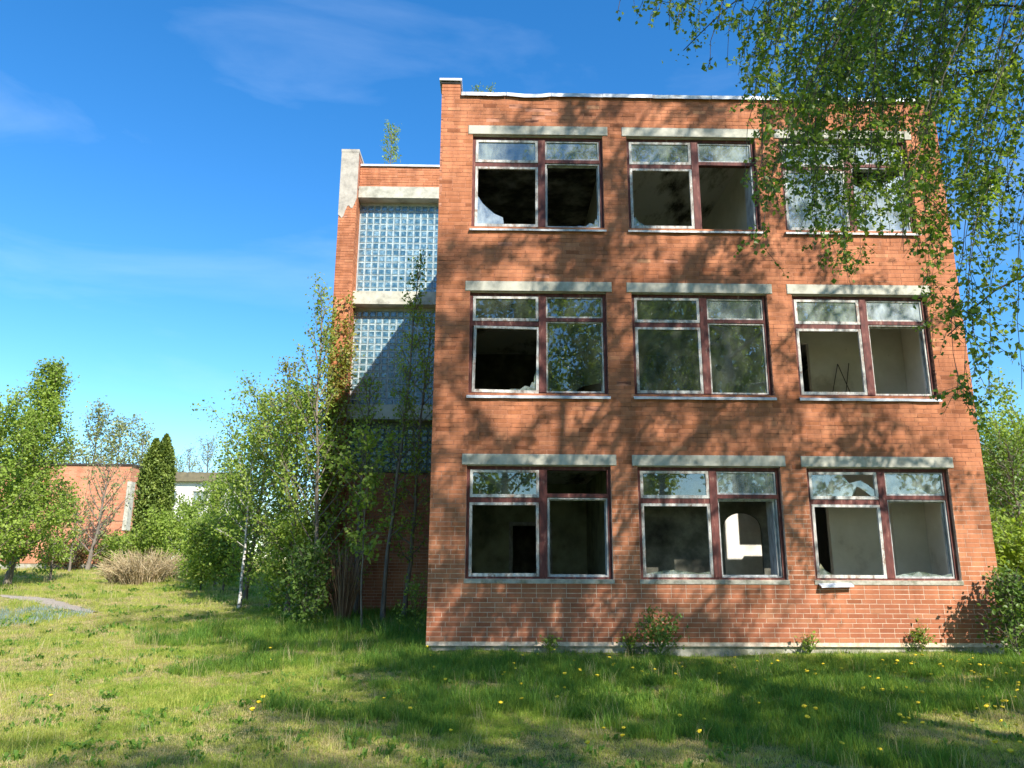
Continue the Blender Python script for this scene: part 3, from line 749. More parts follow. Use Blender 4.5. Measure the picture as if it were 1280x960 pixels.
def grow(rs, base, h, cr, cz0=.25, limbs=26, profile='oval', rise=.9, weep=0., lean=(0, 0), trunk_r=None, twigs=9, limb_bend=.25, trunk_wob=.03):
    """returns branch mesh builder and twig segments (A,B) in coordinates relative to base"""
    mb = MB(); tr = trunk_r or h * .014
    n = 12; u = np.linspace(0, 1, n)
    wob = np.cumsum(rs.normal(0, trunk_wob * h / n * 1.5, (n, 2)), 0); wob -= wob[0]
    T = np.stack([lean[0] * u + wob[:, 0], lean[1] * u + wob[:, 1], h * u], -1)
    mb.tube(T, tr * (1 - u * .93) + .003 + tr * .35 * np.exp(-u * 30), 8)
    A = []; B = []; ga = rs.uniform(0, 6.28)
    for i in range(limbs):
        v = cz0 + (1 - cz0) * ((i + rs.rand()) / limbs) ** .9 * .97
        ga += 2.4 + rs.normal(0, .3)
        f = (v - cz0) / (1 - cz0)
        if profile == 'oval': w_ = math.sin(math.pi * (f * .86 + .12)) ** .7
        elif profile == 'cone': w_ = (1 - f) ** .8 * .95 + .08
        elif profile == 'dome': w_ = math.sqrt(max(0, 1 - f ** 2.2)) * .95 + .08
        else: w_ = 1 - f * .6
        L = cr * w_ * rs.uniform(.65, 1.15)
        p0 = np.array([np.interp(v, u, T[:, k]) for k in range(3)])
        d = np.array([math.cos(ga), math.sin(ga), rise * (.5 + f)]); d /= np.linalg.norm(d[:2]) + 1e-9
        k = 7; q = np.linspace(0, 1, k)
        bend = limb_bend * L * q ** 2
        P = p0 + d[None] * (L * q)[:, None]; P[:, 2] += bend * (1 if weep < .5 else -1.6)
        P += np.cumsum(rs.normal(0, .035 * L, (k, 3)), 0) * q[:, None]
        r0 = max(.006, tr * .42 * (1 - v * .6)); mb.tube(P, r0 * (1 - q * .85) + .002, 5)
        A.append(P[2:-1]); B.append(P[3:])
        for j in range(twigs):
            a = rs.uniform(.22, 1); i0 = min(int(a * (k - 1)), k - 2); ff = a * (k - 1) - i0
            s = P[i0] * (1 - ff) + P[i0 + 1] * ff
            dd = (P[i0 + 1] - P[i0]); dd /= np.linalg.norm(dd) + 1e-9
            dd = dd + rs.normal(0, .75, 3); dd[2] += .25 - weep * 1.3; dd /= np.linalg.norm(dd)
            tl = L * rs.uniform(.2, .42) + .12
            q3 = np.linspace(0, 1, 4)[:, None]; Q = s + dd * tl * q3; Q[:, 2] -= weep * tl * .6 * q3[:, 0] ** 2
            Q += rs.normal(0, .03 * tl, Q.shape) * q3
            mb.tube(Q, r0 * .3 * (1 - q3[:, 0] * .7) + .0015, 3)
            A.append(Q[:-1]); B.append(Q[1:])
    return mb, np.concatenate(A), np.concatenate(B)
def scatter(rs, A, B, n, jit):
    L = np.linalg.norm(B - A, axis=1); i = rs.choice(len(A), n, p=L / L.sum())
    # clumps: several leaves share a point
    k = rs.rand(n)[:, None]; P = A[i] * (1 - k) + B[i] * k
    return P + rs.normal(0, jit, (n, 3))
def plant_tree(name, label, cat, base, h, cr, leaves, lsize, lm, bark, seed, group=None, jit=.12, up=.35, hang=0, aspect=.8, keep=None, tintf=None, **kw):
    rs = np.random.RandomState(seed)
    mb, A, B = grow(rs, base, h, cr, **kw)
    t = empty(name, base); tag(t, label, cat, group)
    mb.build('trunk', M[bark], t, smooth=True)
    P = scatter(rs, A, B, leaves, jit)
    if keep is not None: P = P[keep(P + np.array(base))]
    # clump tint: big soft noise + per-leaf
    tn = np.clip(.5 + .22 * np.sin(P[:, 0] * 2.1 + seed) * np.cos(P[:, 2] * 1.9 + P[:, 1]) + rs.normal(0, .2, len(P)), 0, 1)
    link('crown', leaf_mesh('crown', P, lsize, rs, up, tn, hang, aspect), t, [M[lm]])
    return t
def gpos(px, D):
    """ground point seen at photo column px, at distance D along y from the camera"""
    y = CAM.y + D; p = at(px, 700, y); z = tz(p.x, y); p = at(px, 709 + 960 * (CAM.z - z) / D, y)
    return (p.x, y, tz(p.x, y) - .03)
def zat(px, py, D): return at(px, py, CAM.y + D).z

# -- the big weeping birch beside the camera: its hanging branches come in at the upper right, its crown dapples the facade
def big_birch():
    base = (9.0, -10.6, tz(9, -10.6)); rs = np.random.RandomState(11)
    mb, A, B = grow(rs, base, 20, 6.2, cz0=.30, limbs=46, profile='oval', rise=.75, weep=.8, trunk_r=.24, twigs=13, limb_bend=.3)
    t = empty('weeping_birch', base); tag(t, 'big weeping birch whose leafy branches hang down over the right end of the roof', 'tree')
    bn = np.array(base)
    P = scatter(rs, A, B, 60000, .12)
    # thin the crown where it would hang too low in front of the left half of the facade
    W_ = P + bn; u, v, z = proj(W_)
    lim = np.interp(u, [0, 760, 800, 880, 930, 960, 1010, 1060, 1120, 1160, 1200, 1235, 1290], [-400, -60, 0, 40, 110, 170, 190, 170, 150, 110, 70, 60, 60])
    vis = (z > 0) & (v > -40) & (u > -100) & (u < 1380)
    P = P[~(vis & (v > lim))]
    # wood in view: drop limb tubes by building them again only where they stay out of the clear sky on the left
    Vs = []; Fs = []; Ts = []; n = 0
    for V, F, T in zip(mb.V, mb.F, mb.T):
        F0 = F - F.min(); w_ = V + bn; uu, vv, zz = proj(w_)
        if ((zz > 0) & (uu > -50) & (uu < 1300) & (vv > np.interp(uu, [0, 760, 800, 880, 930, 960, 1290], [-400, -60, 0, 40, 110, 190, 330]))).any() and len(V) < 60: continue
        Vs.append(V); Fs.append(F0 + n); Ts.append(T); n += len(V)
    mb.V, mb.F, mb.T, mb.n = Vs, Fs, Ts, n
    # hanging strands
    pts = []
    lowx = [770, 800, 850, 870, 885, 900, 935, 955, 975, 1000, 1035, 1060, 1090, 1110, 1150, 1190, 1210, 1235, 1290]
    lowy = [15, 28, 45, 90, 112, 80, 115, 330, 285, 235, 300, 345, 255, 300, 300, 465, 450, 520, 470]
    ns = 205; tw = MB()
    for i in range(ns):
        px = 765 + (1310 - 765) * rs.rand() ** .72
        if px < 930 and rs.rand() < .62: continue
        if px > 1175 and rs.rand() < .62: continue
        Y = rs.uniform(-8.7, -5.2); low = np.interp(px, lowx, lowy)
        py1 = low * rs.uniform(.3, 1.0) if rs.rand() < .72 else low
        if px < 930: py1 = low * rs.uniform(.4, 1)
        if 1150 < px < 1235 and py1 > 330 and rs.rand() < .6: py1 *= .65
        top = np.array(at(px + rs.uniform(10, 150) * (.4 if px < 930 else 1), -60, Y)); bot = np.array(at(px, py1, Y))
        L = top[2] - bot[2]
        k = max(6, int(L / .18)); q = np.linspace(0, 1, k)[:, None]; qh = 1 - (1 - q) ** 1.7
        S = np.concatenate([top[:2] * (1 - qh) + bot[:2] * qh, top[2] * (1 - q) + bot[2] * q], 1) + np.cumsum(rs.normal(0, .018, (k, 3)), 0) * np.minimum(1, q * 2)
        S -= bn; tw.tube(S, .005 * (1 - q[:, 0] * .7) + .001, 3)
        sp = rs.uniform(.5, 1.4)
        for j in range(int(L * 9 * sp)):
            a = rs.rand() * (k - 1); i0 = min(int(a), k - 2); s0 = S[i0] * (1 - a + i0) + S[i0 + 1] * (a - i0)
            dd = rs.normal(0, 1, 3); dd[2] = -abs(dd[2]) * .9 - .2; dd /= np.linalg.norm(dd); tl = rs.uniform(.08, .34) * (.6 if px < 930 else 1)
            if px + (dd[0] > 0) * 60 < 960 and a > k * .75: tl *= .5
            e_ = s0 + dd * tl; e_[2] -= tl * .25
            tw.tube([s0, (s0 + e_) / 2 + [0, 0, .03 * tl], e_], [.003, .0024, .0014], 3)
            m_ = int(tl * 46 + 2); r_ = rs.rand(m_)[:, None]
            pts.append(s0 * (1 - r_) + e_ * r_ + rs.normal(0, .018, (m_, 3)))
    # a few arching limbs that carry the strands
    for (xa, ya, xb, yb, Y0, Y1) in [(1330, -60, 960, 90, -8.0, -6.6), (1330, 20, 1000, 60, -7.0, -6.2), (1300, 90, 1180, 150, -8.0, -7), (1250, -80, 1000, -10, -7.5, -7), (1340, 120, 1130, 110, -6.5, -6.0), (1340, 350, 1190, 420, -7.4, -7.0), (1150, -90, 860, 60, -7.2, -6.4)]:
        a = np.array(at(xa, ya, Y0)); b = np.array(at(xb, yb, Y1)); q = np.linspace(0, 1, 9)[:, None]
        S = a * (1 - q) + b * q; S[:, 2] += .25 * np.sin(q[:, 0] * math.pi); S += np.cumsum(rs.normal(0, .02, S.shape), 0)
        tw.tube(S - bn, .013 * (1 - q[:, 0] * .75) + .002, 5)
        m_ = 260; a_ = rs.rand(m_) * 8; i0 = np.minimum(a_.astype(int), 7); ff = (a_ - i0)[:, None]
        pts.append((S[i0] * (1 - ff) + S[i0 + 1] * ff) - bn + rs.normal(0, .09, (m_, 3)))
    H = np.concatenate(pts)
    mb.build('trunk', M['bark_birch'], t, smooth=True); tw.build('twigs', M['bark_dark'], t)
    tn = np.clip(rs.beta(2, 2, len(P)), 0, 1)
    link('crown', leaf_mesh('crown', P, .085, rs, .3, tn, .6), t, [M['lf_birch']])
    tn = np.clip(.45 + .25 * np.sin(H[:, 0] * 3.1) * np.cos(H[:, 2] * 2.3) + rs.normal(0, .22, len(H)), 0, 1)
    link('hanging_branches', leaf_mesh('hanging_branches', H, .043, rs, .3, tn, .8, .85), t, [M['lf_birch']])
big_birch()

# -- trees behind and beside the camera (they shade the meadow and stand mirrored in the glass)
behind = [((8.2, -18.5), 13, 2.6, 7000, 'tall leafy birch close behind the viewer', 'lf_birch'), ((-6.5, -33), 17, 5, 11000, 'broad green tree left in the row across the meadow', 'lf_maple'),
          ((1.5, -34), 20, 5.2, 11000, 'tallest green tree in the row across the meadow', 'lf_birch'), ((8.5, -32), 17, 5, 11000, 'round green tree right in the row across the meadow', 'lf_maple'),
          ((15, -25), 15, 5, 10000, 'green tree at the right end of the row across the meadow', 'lf_birch'), ((-14, -33), 15, 5, 9000, 'green tree at the left end of the row across the meadow', 'lf_birch'),
          ((22, -20), 14, 5, 8000, 'leafy tree far out to the right of the meadow', 'lf_maple')]
for i, ((x, y), h, cr, nl, lab, lm) in enumerate(behind):
    plant_tree('birch_tree' if lm == 'lf_birch' else 'maple_tree', lab, 'tree', (x, y, tz(x, y) - .05), h, cr, nl, .30 if i else .10, lm, 'bark_birch' if lm == 'lf_birch' else 'bark', 50 + i, jit=.35 if i else .2, cz0=.12 if i else .38, limbs=34, profile='oval', twigs=10)

# -- left foreground tree
b = gpos(8, 30); plant_tree('leafy_tree', 'dense bright green tree at the left edge of the photo', 'tree', b, zat(28, 458, 30) - b[2], 1.75, 22000, .10, 'lf_maple', 'bark', 101, jit=.13, cz0=.04, limbs=60, profile='cone', twigs=12, rise=1.0, lean=(.5, 0))
b = gpos(-40, 27); plant_tree('leafy_tree', 'second green tree cut off by the left edge of the photo', 'tree', b, 6.0, 1.8, 12000, .105, 'lf_maple', 'bark', 102, jit=.13, cz0=.04, limbs=44, profile='dome', twigs=12)
b = gpos(62, 33); plant_tree('leafy_tree', 'lower young tree with yellowish leaves in front of the brick annex', 'tree', b, 3.6, .9, 3500, .10, 'lf_maple', 'bark', 103, jit=.12, cz0=.06, limbs=30, profile='dome', rise=1.0)
# -- group left of the stair tower
G = 'saplings crowding the stair tower'
b = gpos(392, 18.6); plant_tree('poplar_tree', 'tallest sparse young tree rising beside the stair tower pillar', 'tree', b, (zat(385, 330, 18.6) - b[2]) * .92, 1.0, 2600, .075, 'lf_maple', 'bark', 111, G, jit=.09, cz0=.08, limbs=44, profile='cone', rise=1.9, twigs=6, lean=(-.25, 0), trunk_r=.055)
b = gpos(358, 19.6); plant_tree('maple_tree', 'dense bright young maple just left of the tallest sapling', 'tree', b, (zat(352, 455, 19.6) - b[2]) * .86, .98, 7500, .078, 'lf_maple', 'bark', 112, G, jit=.11, trunk_r=.06, cz0=.06, limbs=44, profile='oval', rise=1.0, twigs=11)
b = gpos(306, 23.5); plant_tree('maple_tree', 'leafy maple with pointed top at the left of the sapling group', 'tree', b, (zat(330, 470, 23.5) - b[2]) * .86, 1.5, 8500, .085, 'lf_maple', 'bark', 113, G, jit=.12, trunk_r=.06, cz0=.05, limbs=46, profile='oval', rise=1.0, twigs=11, lean=(.3, 0))
b = gpos(268, 30); plant_tree('maple_tree', 'lower leafy sapling in front of the white building', 'tree', b, (zat(268, 590, 30) - b[2]) * .85, 1.0, 5500, .09, 'lf_maple', 'bark', 114, G, jit=.12, cz0=.04, limbs=34, profile='dome', rise=.9)
b = gpos(299, 21.4); plant_tree('young_birch', 'slender young birch with a thin white trunk in front of the maples', 'tree', b, 4.6, .9, 2200, .085, 'lf_maple', 'bark_birch', 115, jit=.10, cz0=.35, limbs=18, profile='dome', trunk_r=.045, rise=1.1, trunk_wob=.012)
b = gpos(380, 17.6); plant_tree('shrub', 'dark leafy shrub crouching in front of the tower pillar', 'shrub', b, 1.5, .55, 1900, .08, 'lf_dark', 'bark', 116, jit=.09, cz0=.03, limbs=28, profile='dome', rise=.6)
b = gpos(366, 19.8); plant_tree('shrub', 'bright green leafy shrub at the foot of the maples', 'shrub', b, 2.0, .95, 4200, .085, 'lf_maple', 'bark', 117, jit=.10, cz0=.03, limbs=30, profile='dome', rise=.6)
b = gpos(338, 21.5); plant_tree('maple_tree', 'airy light green sapling between the two leafy maples', 'tree', b, (zat(338, 420, 21.5) - b[2]) * .88, 1.2, 3600, .078, 'lf_yellow', 'bark', 118, G, jit=.10, trunk_r=.045, cz0=.15, limbs=36, profile='cone', rise=1.6, twigs=7)
# -- inside the recess
b = gpos(478, 18.4); plant_tree('rowan_sapling', 'tall thin sapling in the recess in front of the glass blocks', 'tree', b, zat(500, 318, 18.4) - b[2], .62, 1900, .07, 'lf_maple', 'bark', 121, jit=.09, cz0=.2, limbs=34, profile='cone', rise=1.3, trunk_r=.05, lean=(.45, 0))
b = gpos(505, 18.9); plant_tree('rowan_sapling', 'sapling with a bent grey trunk hugging the main block in the recess', 'tree', b, zat(520, 400, 18.9) - b[2], .8, 2000, .075, 'lf_maple', 'bark', 122, jit=.10, cz0=.15, limbs=32, profile='oval', rise=1.0, trunk_r=.055, lean=(.5, 0))
b = gpos(445, 18.9); plant_tree('rowan_sapling', 'sapling growing tight against the foot of the tower pillar', 'tree', b, zat(440, 470, 18.9) - b[2], .5, 1300, .075, 'lf_maple', 'bark', 123, jit=.09, cz0=.12, limbs=30, profile='oval', rise=1.0, trunk_r=.07)
b = gpos(452, 16.6); plant_tree('maple_sapling', 'small bright sapling at the mouth of the recess', 'tree', b, zat(452, 545, 16.6) - b[2], .7, 900, .10, 'lf_maple', 'bark', 124, jit=.06, cz0=.3, limbs=16, profile='oval', rise=.9, trunk_r=.02)
# young reddish-yellow leaves climbing the pillar
def climber():
    rs = np.random.RandomState(5); t = empty('climbing_vine', (PX0, TY - .33, tz(-3.3, 6.7)))
    tag(t, 'creeper with yellow green leaves clinging to the tower pillar', 'climbing plant')
    b0 = np.array(t.location); mb = MB(); A = []
    for i in range(11):
        x = rs.uniform(-.1, .65); z1 = rs.uniform(5.5, 8.6); k = 16; q = np.linspace(0, 1, k)
        S = np.stack([x + np.cumsum(rs.normal(0, .035, k)), -.02 - np.abs(rs.normal(0, .03, k)), q * z1], -1)
        mb.tube(S, .008 * (1 - q * .7) + .002, 4); a = 2.0 + rs.rand(330) ** .6 * (z1 + .2 - 2.0)
        A.append(np.stack([np.interp(a, S[:, 2], S[:, 0]), np.full(330, -.09), a], -1) + rs.normal(0, [.12, .05, .08], (330, 3)))
    mb.build('stems', M['bark'], t)
    link('leaves', leaf_mesh('leaves', np.concatenate(A), .085, rs, .2), t, [M['lf_yellow']])
climber()
# dry stalks
def stalks(name, label, cat, base, n, h, spread, mat, seed, thick=.006, droop=.3, rad=.2, tips=0):
    rs = np.random.RandomState(seed); mb = MB(); q = np.linspace(0, 1, 6)
    for i in range(n):
        a = rs.uniform(0, 6.28); r0 = rad * math.sqrt(rs.rand()); s = spread * rs.uniform(.1, 1); L = h * rs.uniform(.55, 1.05)
        d = np.array([math.cos(a), math.sin(a)]); S = np.zeros((6, 3))
        S[:, 0] = r0 * d[0] + d[0] * s * q ** 1.3; S[:, 1] = r0 * d[1] + d[1] * s * q ** 1.3; S[:, 2] = L * q - droop * s * q ** 3
        S += rs.normal(0, .012 * h, S.shape) * q[:, None]
        mb.tube(S, thick * (1 - q * .7) + .001, 3, rs.rand())
        for k in range(tips):
            j = rs.randint(2, 5); e_ = S[j] + rs.normal(0, .14 * h, 3); mb.tube([S[j], (S[j] + e_) / 2 + rs.normal(0, .01, 3), e_], [thick * .6, thick * .5, .001], 3, rs.rand())
    o = mb.build(name, M[mat], None); o.location = base; tag(o, label, cat); return o
b = gpos(428, 17.9); stalks('dry_stalks', 'upright sheaf of brown dead stalks in front of the tower pillar', 'dead plant', (b[0], b[1], b[2]), 150, 1.75, .5, 'dry_dark', 4, .010, .2, .16)
b = gpos(178, 31); stalks('dry_shrub', 'rounded pale shrub of dry twigs in the meadow before the thuja', 'shrub', (b[0], b[1], b[2]), 420, 1.45, 1.45, 'dry', 5, .012, .25, .7, 3)
b = gpos(150, 31.5); stalks('dry_shrub', 'smaller pale clump of dry twigs left of the big dry shrub', 'shrub', (b[0], b[1], b[2]), 160, .95, .8, 'dry', 6, .011, .25, .4, 2)

# thuja: scale foliage over a column with two points
def thuja():
    b = gpos(182, 36); H = zat(185, 545, 36) - b[2]; rs = np.random.RandomState(9)
    t = empty('columnar_thuja', b); tag(t, 'tall dark green columnar thuja with two points beside the brick annex', 'tree')
    mb = MB()
    for dx in (-.32, .34): mb.tube([[dx * .3, 0, 0], [dx * .7, 0, H * .4], [dx * 1.1, 0, H * .80]], [.10, .07, .01], 6)
    P = []
    for dx, hh in ((-.21, H * .97), (.25, H)):
        n = 15000; u = rs.rand(n); th = rs.uniform(0, 6.28, n)
        prof = .60 * np.sin(np.pi * np.clip(u * .62 + .22, 0, 1)) ** .45 * (1 - u ** 9)
        lump = 1 + .13 * np.sin(th * 5 + u * 40) * np.sin(u * 55 + th * 2) + rs.normal(0, .07, n)
        r = prof * lump * rs.uniform(.72, 1, n)
        P.append(np.stack([dx * (.75 + .25 * u) + r * np.cos(th), r * np.sin(th), u * hh], -1))
    mb.build('trunk', M['bark'], t); P = np.concatenate(P)
    tn = np.clip(.45 + .3 * np.sin(P[:, 0] * 9) * np.sin(P[:, 2] * 5) + rs.normal(0, .2, len(P)), 0, 1)
    link('crown', leaf_mesh('crown', P, .15, rs, .8, tn, -.8, .55), t, [M['lf_thuja']])
thuja()
for i, (px, D, top, cr, nl, lab) in enumerate([(205, 34, 655, 1.0, 5000, 'round light green bush at the foot of the thuja'), (232, 36, 640, 1.1, 5500, 'light green bush below the white building'),
                                              (168, 34.5, 672, .6, 1800, 'small light green bush against the thuja'), (250, 27.5, 665, .8, 4500, 'bright low bush left of the white birch stem'),
                                              (278, 27, 655, .8, 4500, 'bright low bush behind the white birch stem')]):
    b = gpos(px, D); plant_tree('bush', lab, 'shrub', b, zat(px, top, D) - b[2], cr, nl, .10, 'lf_maple', 'bark', 130 + i, jit=.13, cz0=.03, limbs=26, profile='dome', rise=.8)
# background trees
for i, (px, D, top, cr, nl, lm, lab) in enumerate([
        (98, 62, 512, 1.5, 2600, 'lf_olive', 'tall thin birch above the roof of the brick annex, leftmost of three'), (128, 64, 528, 1.7, 2800, 'lf_olive', 'grey green birch above the brick annex, middle of three'),
        (163, 66, 536, 1.0, 1800, 'lf_olive', 'narrow birch above the brick annex just left of the thuja'), (60, 60, 560, 1.6, 2500, 'lf_olive', 'hazy birch behind the left end of the brick annex'),
        (207, 100, 572, 1.3, 1500, 'lf_dark', 'small dark spruce like tree behind the white building'), (246, 95, 550, 1.8, 1600, 'lf_olive', 'thin tree rising behind the roof of the white building'),
        (228, 98, 560, 1.5, 900, 'lf_olive', 'nearly bare tree behind the roof of the white building'), (290, 70, 600, 3.0, 4000, 'lf_dark', 'dark tree behind the maples beside the white building'),
        (20, 70, 600, 3.5, 4000, 'lf_olive', 'low tree far behind the left tree')]):
    b = gpos(px, D); plant_tree('background_tree', lab, 'tree', b, zat(px, top, D) - b[2], cr, nl, .19, lm, 'bark', 150 + i, 'trees behind the far buildings', jit=.28, cz0=.2, limbs=30, profile='oval', rise=1.1, twigs=8)
b = gpos(108, 40.5); plant_tree('bare_tree', 'nearly bare grey tree with a few reddish leaves before the brick annex', 'tree', b, zat(122, 585, 40.5) - b[2], 1.4, 800, .12, 'lf_olive', 'bark', 171, jit=.12, cz0=.12, limbs=26, profile='oval', rise=1.2, twigs=9, trunk_r=.11, lean=(.5, 0))
b = gpos(86, 41); plant_tree('bare_tree', 'smaller leaning bare tree left of the grey one before the annex', 'tree', b, 3.4, 1.0, 500, .12, 'lf_olive', 'bark', 172, jit=.12, cz0=.1, limbs=20, profile='oval', rise=1.0, trunk_r=.06)
for i, (px, D, h, nl) in enumerate([(70, 43.2, .9, 900), (92, 42.8, .8, 800), (140, 42.6, 1.3, 1800), (155, 41, 1.2, 1500)]):
    b = gpos(px, D); plant_tree('bush', ['low scrub under the left end of the annex wall', 'low scrub under the bare grey tree', 'low green scrub along the annex wall', 'low green scrub at the right corner of the annex'][i], 'shrub', b, h, .9, nl, .13, 'lf_maple' if i > 1 else 'lf_rust', 'bark', 175 + i, jit=.12, cz0=.05, limbs=16, profile='dome')
# wood along the horizon
def distant_wood():
    rs = np.random.RandomState(31); P = []; S = []
    for (x0, x1, y0) in ((-130, 10, 108), (10, 130, 62)):
        x = x0
        while x < x1:
            r = rs.uniform(2.2, 4.0); h = rs.uniform(6.5, 9.5) * (1 if y0 > 100 else .75); y = y0 + rs.uniform(-4, 6); n = 1500
            q = rs.normal(size=(n, 3)); q /= np.linalg.norm(q, axis=1)[:, None]; q *= (rs.rand(n) ** .33)[:, None]
            q *= 1 + .2 * np.sin(q[:, :1] * 7 + x) * np.cos(q[:, 2:] * 6)
            P.append(q * [r, r, h * .52] + [x, y, tz(x, y) + h * .5]); x += r * rs.uniform(.7, 1.3)
    P = np.concatenate(P); tn = np.clip(.4 + .3 * np.sin(P[:, 0] * .7) * np.cos(P[:, 2] * 1.1) + rs.normal(0, .2, len(P)), 0, 1)
    o = link('distant_wood', leaf_mesh('distant_wood', P, .42, rs, .5, tn), None, [M['lf_olive']])
    tag(o, 'far belt of olive green trees along the horizon behind the buildings', 'wood', kind='stuff')
distant_wood()
# right side
for i, (px, D, top, cr, nl, lm, lab) in enumerate([(1262, 27, 590, 2.4, 17000, 'lf_maple', 'bushy green tree right behind the corner of the building'), (1320, 24, 560, 2.8, 15000, 'lf_maple', 'broad green tree at the right edge of the photo'),
        (1295, 19, 555, 1.5, 2600, 'lf_dark', 'sparse darker young tree in front of the trees on the right'), (1246, 33, 640, 2.2, 9000, 'lf_yellow', 'yellowish bush seen between building corner and right trees'),
        (1292, 17.5, 700, 1.3, 6000, 'lf_maple', 'light green shrub in the grass by the right edge')]):
    b = gpos(px, D); plant_tree('leafy_tree' if i < 3 else 'bush', lab, 'tree' if i < 3 else 'shrub', b, zat(px, top, D) - b[2], cr, nl, .105 if i != 2 else .08, lm, 'bark', 190 + i, jit=.13, cz0=.04, limbs=44, profile='dome' if i != 2 else 'cone', rise=.9)
b = (9.75, -.62, tz(9.75, -.6) - .03); plant_tree('corner_bush', 'leafy bush with arching twigs against the right corner of the building', 'shrub', b, 1.1, .42, 1500, .07, 'lf_dark', 'bark', 201, jit=.07, cz0=.04, limbs=34, profile='dome', rise=1.2, twigs=8, trunk_r=.02)
b = (10.75, -1.5, tz(10.6, -1.5) - .03); plant_tree('corner_bush', 'taller loose bush beyond the right corner of the building', 'shrub', b, 2.0, .5, 1200, .075, 'lf_maple', 'bark', 202, jit=.07, cz0=.04, limbs=34, profile='oval', rise=1.6, twigs=8, trunk_r=.02)
b = (11.6, -.3, tz(11.6, -.3) - .03); plant_tree('corner_bush', 'dense green bush behind the right corner of the building', 'shrub', b, 1.15, .6, 2600, .07, 'lf_dark', 'bark', 203, jit=.08, cz0=.04, limbs=34, profile='dome', rise=1.0, twigs=8, trunk_r=.02)
# weeds at the plinth
for i, (x, y, h, cr, nl, lab) in enumerate([(3.93, -.30, .24, .36, 620, 'bushy green weed at the plinth below the middle window'), (3.45, -.15, .20, .14, 90, 'thin weed left of the bushy one at the plinth'),
        (8.45, -.12, .28, .14, 110, 'small leafy weed at the plinth below the right window'), (2.1, -.12, .14, .12, 70, 'tiny weed at the plinth below the left window'), (6.5, -.14, .13, .15, 70, 'tiny weed at the plinth between middle and right windows'),
        (-.35, 1.6, .9, .35, 260, 'small green plant in the shade beside the left corner of the building')]):
    plant_tree('weed', lab, 'plant', (x, y, tz(x, y) - .01), h, cr, nl, .055, 'lf_maple' if i else 'lf_dark', 'lf_dark', 210 + i, jit=.035, cz0=.05, limbs=14, profile='dome', rise=1.3, twigs=4, trunk_r=.006)
p = at(488, 209, TY + .25); plant_tree('roof_sapling', 'small birch sapling sprouting from the roof edge of the stair tower', 'tree', (p.x, TY + .25, TT + .03), zat(488, 167, TY + .25 - CAM.y) - TT, .28, 520, .06, 'lf_maple', 'bark', 220, jit=.05, cz0=.05, limbs=18, profile='oval', rise=1.6, twigs=4, trunk_r=.012)
for i, (x, lab) in enumerate([(.72, 'little green tuft on the coping nearest the corner pier'), (.98, 'tiny green tuft on the coping second from the corner pier')]):
    plant_tree('roof_weed', lab, 'plant', (x, .05, TOP + .02), .16 - .05 * i, .07, 40, .035, 'lf_maple', 'lf_dark', 225 + i, jit=.02, cz0=.05, limbs=6, profile='dome', rise=1.3, twigs=2, trunk_r=.004)

# ================================================================== GRASS
def mat_grass(name, a, b_):
    m, t, b = nodes(name); t.nodes.remove(b); out = t.nodes['Material Output']
    oi = t.nodes.new('ShaderNodeObjectInfo'); at_ = t.nodes.new('ShaderNodeAttribute'); at_.attribute_name = 'tint'
    ad = t.nodes.new('ShaderNodeMath'); ad.operation = 'ADD'; t.links.new(oi.outputs['Random'], ad.inputs[0]); t.links.new(at_.outputs['Fac'], ad.inputs[1])
    hf = t.nodes.new('ShaderNodeMath'); hf.operation = 'MULTIPLY'; hf.inputs[1].default_value = .5; t.links.new(ad.outputs[0], hf.inputs[0])
    c = ramp(t, hf.outputs[0], [(.1, a), (.9, b_)])
    d = t.nodes.new('ShaderNodeBsdfPrincipled'); d.inputs['Roughness'].default_value = .55; d.inputs['Specular IOR Level'].default_value = .25; t.links.new(c, d.inputs['Base Color'])
    tr = t.nodes.new('ShaderNodeBsdfTranslucent'); t.links.new(mix(t, 1.0, c, (1.4, 1.4, .7), 'MULTIPLY'), tr.inputs['Color'])
    ms = t.nodes.new('ShaderNodeMixShader'); ms.inputs[0].default_value = .5; t.links.new(d.outputs[0], ms.inputs[1]); t.links.new(tr.outputs[0], ms.inputs[2]); t.links.new(ms.outputs[0], out.inputs['Surface'])
    return m
GM = [mat_grass('grass_green', (.16, .24, .035), (.34, .45, .075)), mat_grass('grass_yellow', (.30, .34, .07), (.50, .51, .14)), mat_grass('grass_straw', (.42, .34, .17), (.64, .54, .32)), mat_grass('grass_lush', (.08, .17, .03), (.20, .34, .055)), mat_grass('flower_blue', (.16, .24, .16), (.40, .46, .54))]
tuft_col = bpy.data.collections.new('tufts')
def tuft(i, nb, h, rad, wd, lean, mat, seed):
    rs = np.random.RandomState(seed); V = []; F = []; T = []
    for k in range(nb):
        a = rs.uniform(0, 6.28); r0 = rad * math.sqrt(rs.rand()); p = np.array([r0 * math.cos(a), r0 * math.sin(a), 0.0]); b = rs.uniform(0, 6.28)
        d = np.array([math.cos(b), math.sin(b), 0]) * lean * rs.uniform(.2, 1); L = h * rs.uniform(.45, 1.1); s = np.array([-math.sin(b), math.cos(b), 0]) * wd * .5
        if rs.rand() < .5: s = np.array([math.cos(b), math.sin(b), 0]) * wd * .5
        m1 = p + d * L * .3 + [0, 0, L * .55]; m2 = p + d * L + [0, 0, L * (1 - lean * .35)]
        n = len(V); V += [p - s, p + s, m1 + s * .8, m1 - s * .8, m2]; F += [[n, n + 1, n + 2], [n, n + 2, n + 3], [n + 3, n + 2, n + 4]]; T += [rs.rand()] * 5
    me = fast_mesh('grass_tuft', np.array(V), np.array(F), T); me.materials.append(GM[mat])
    o = bpy.data.objects.new('tuft_%02d' % i, me); tuft_col.objects.link(o)
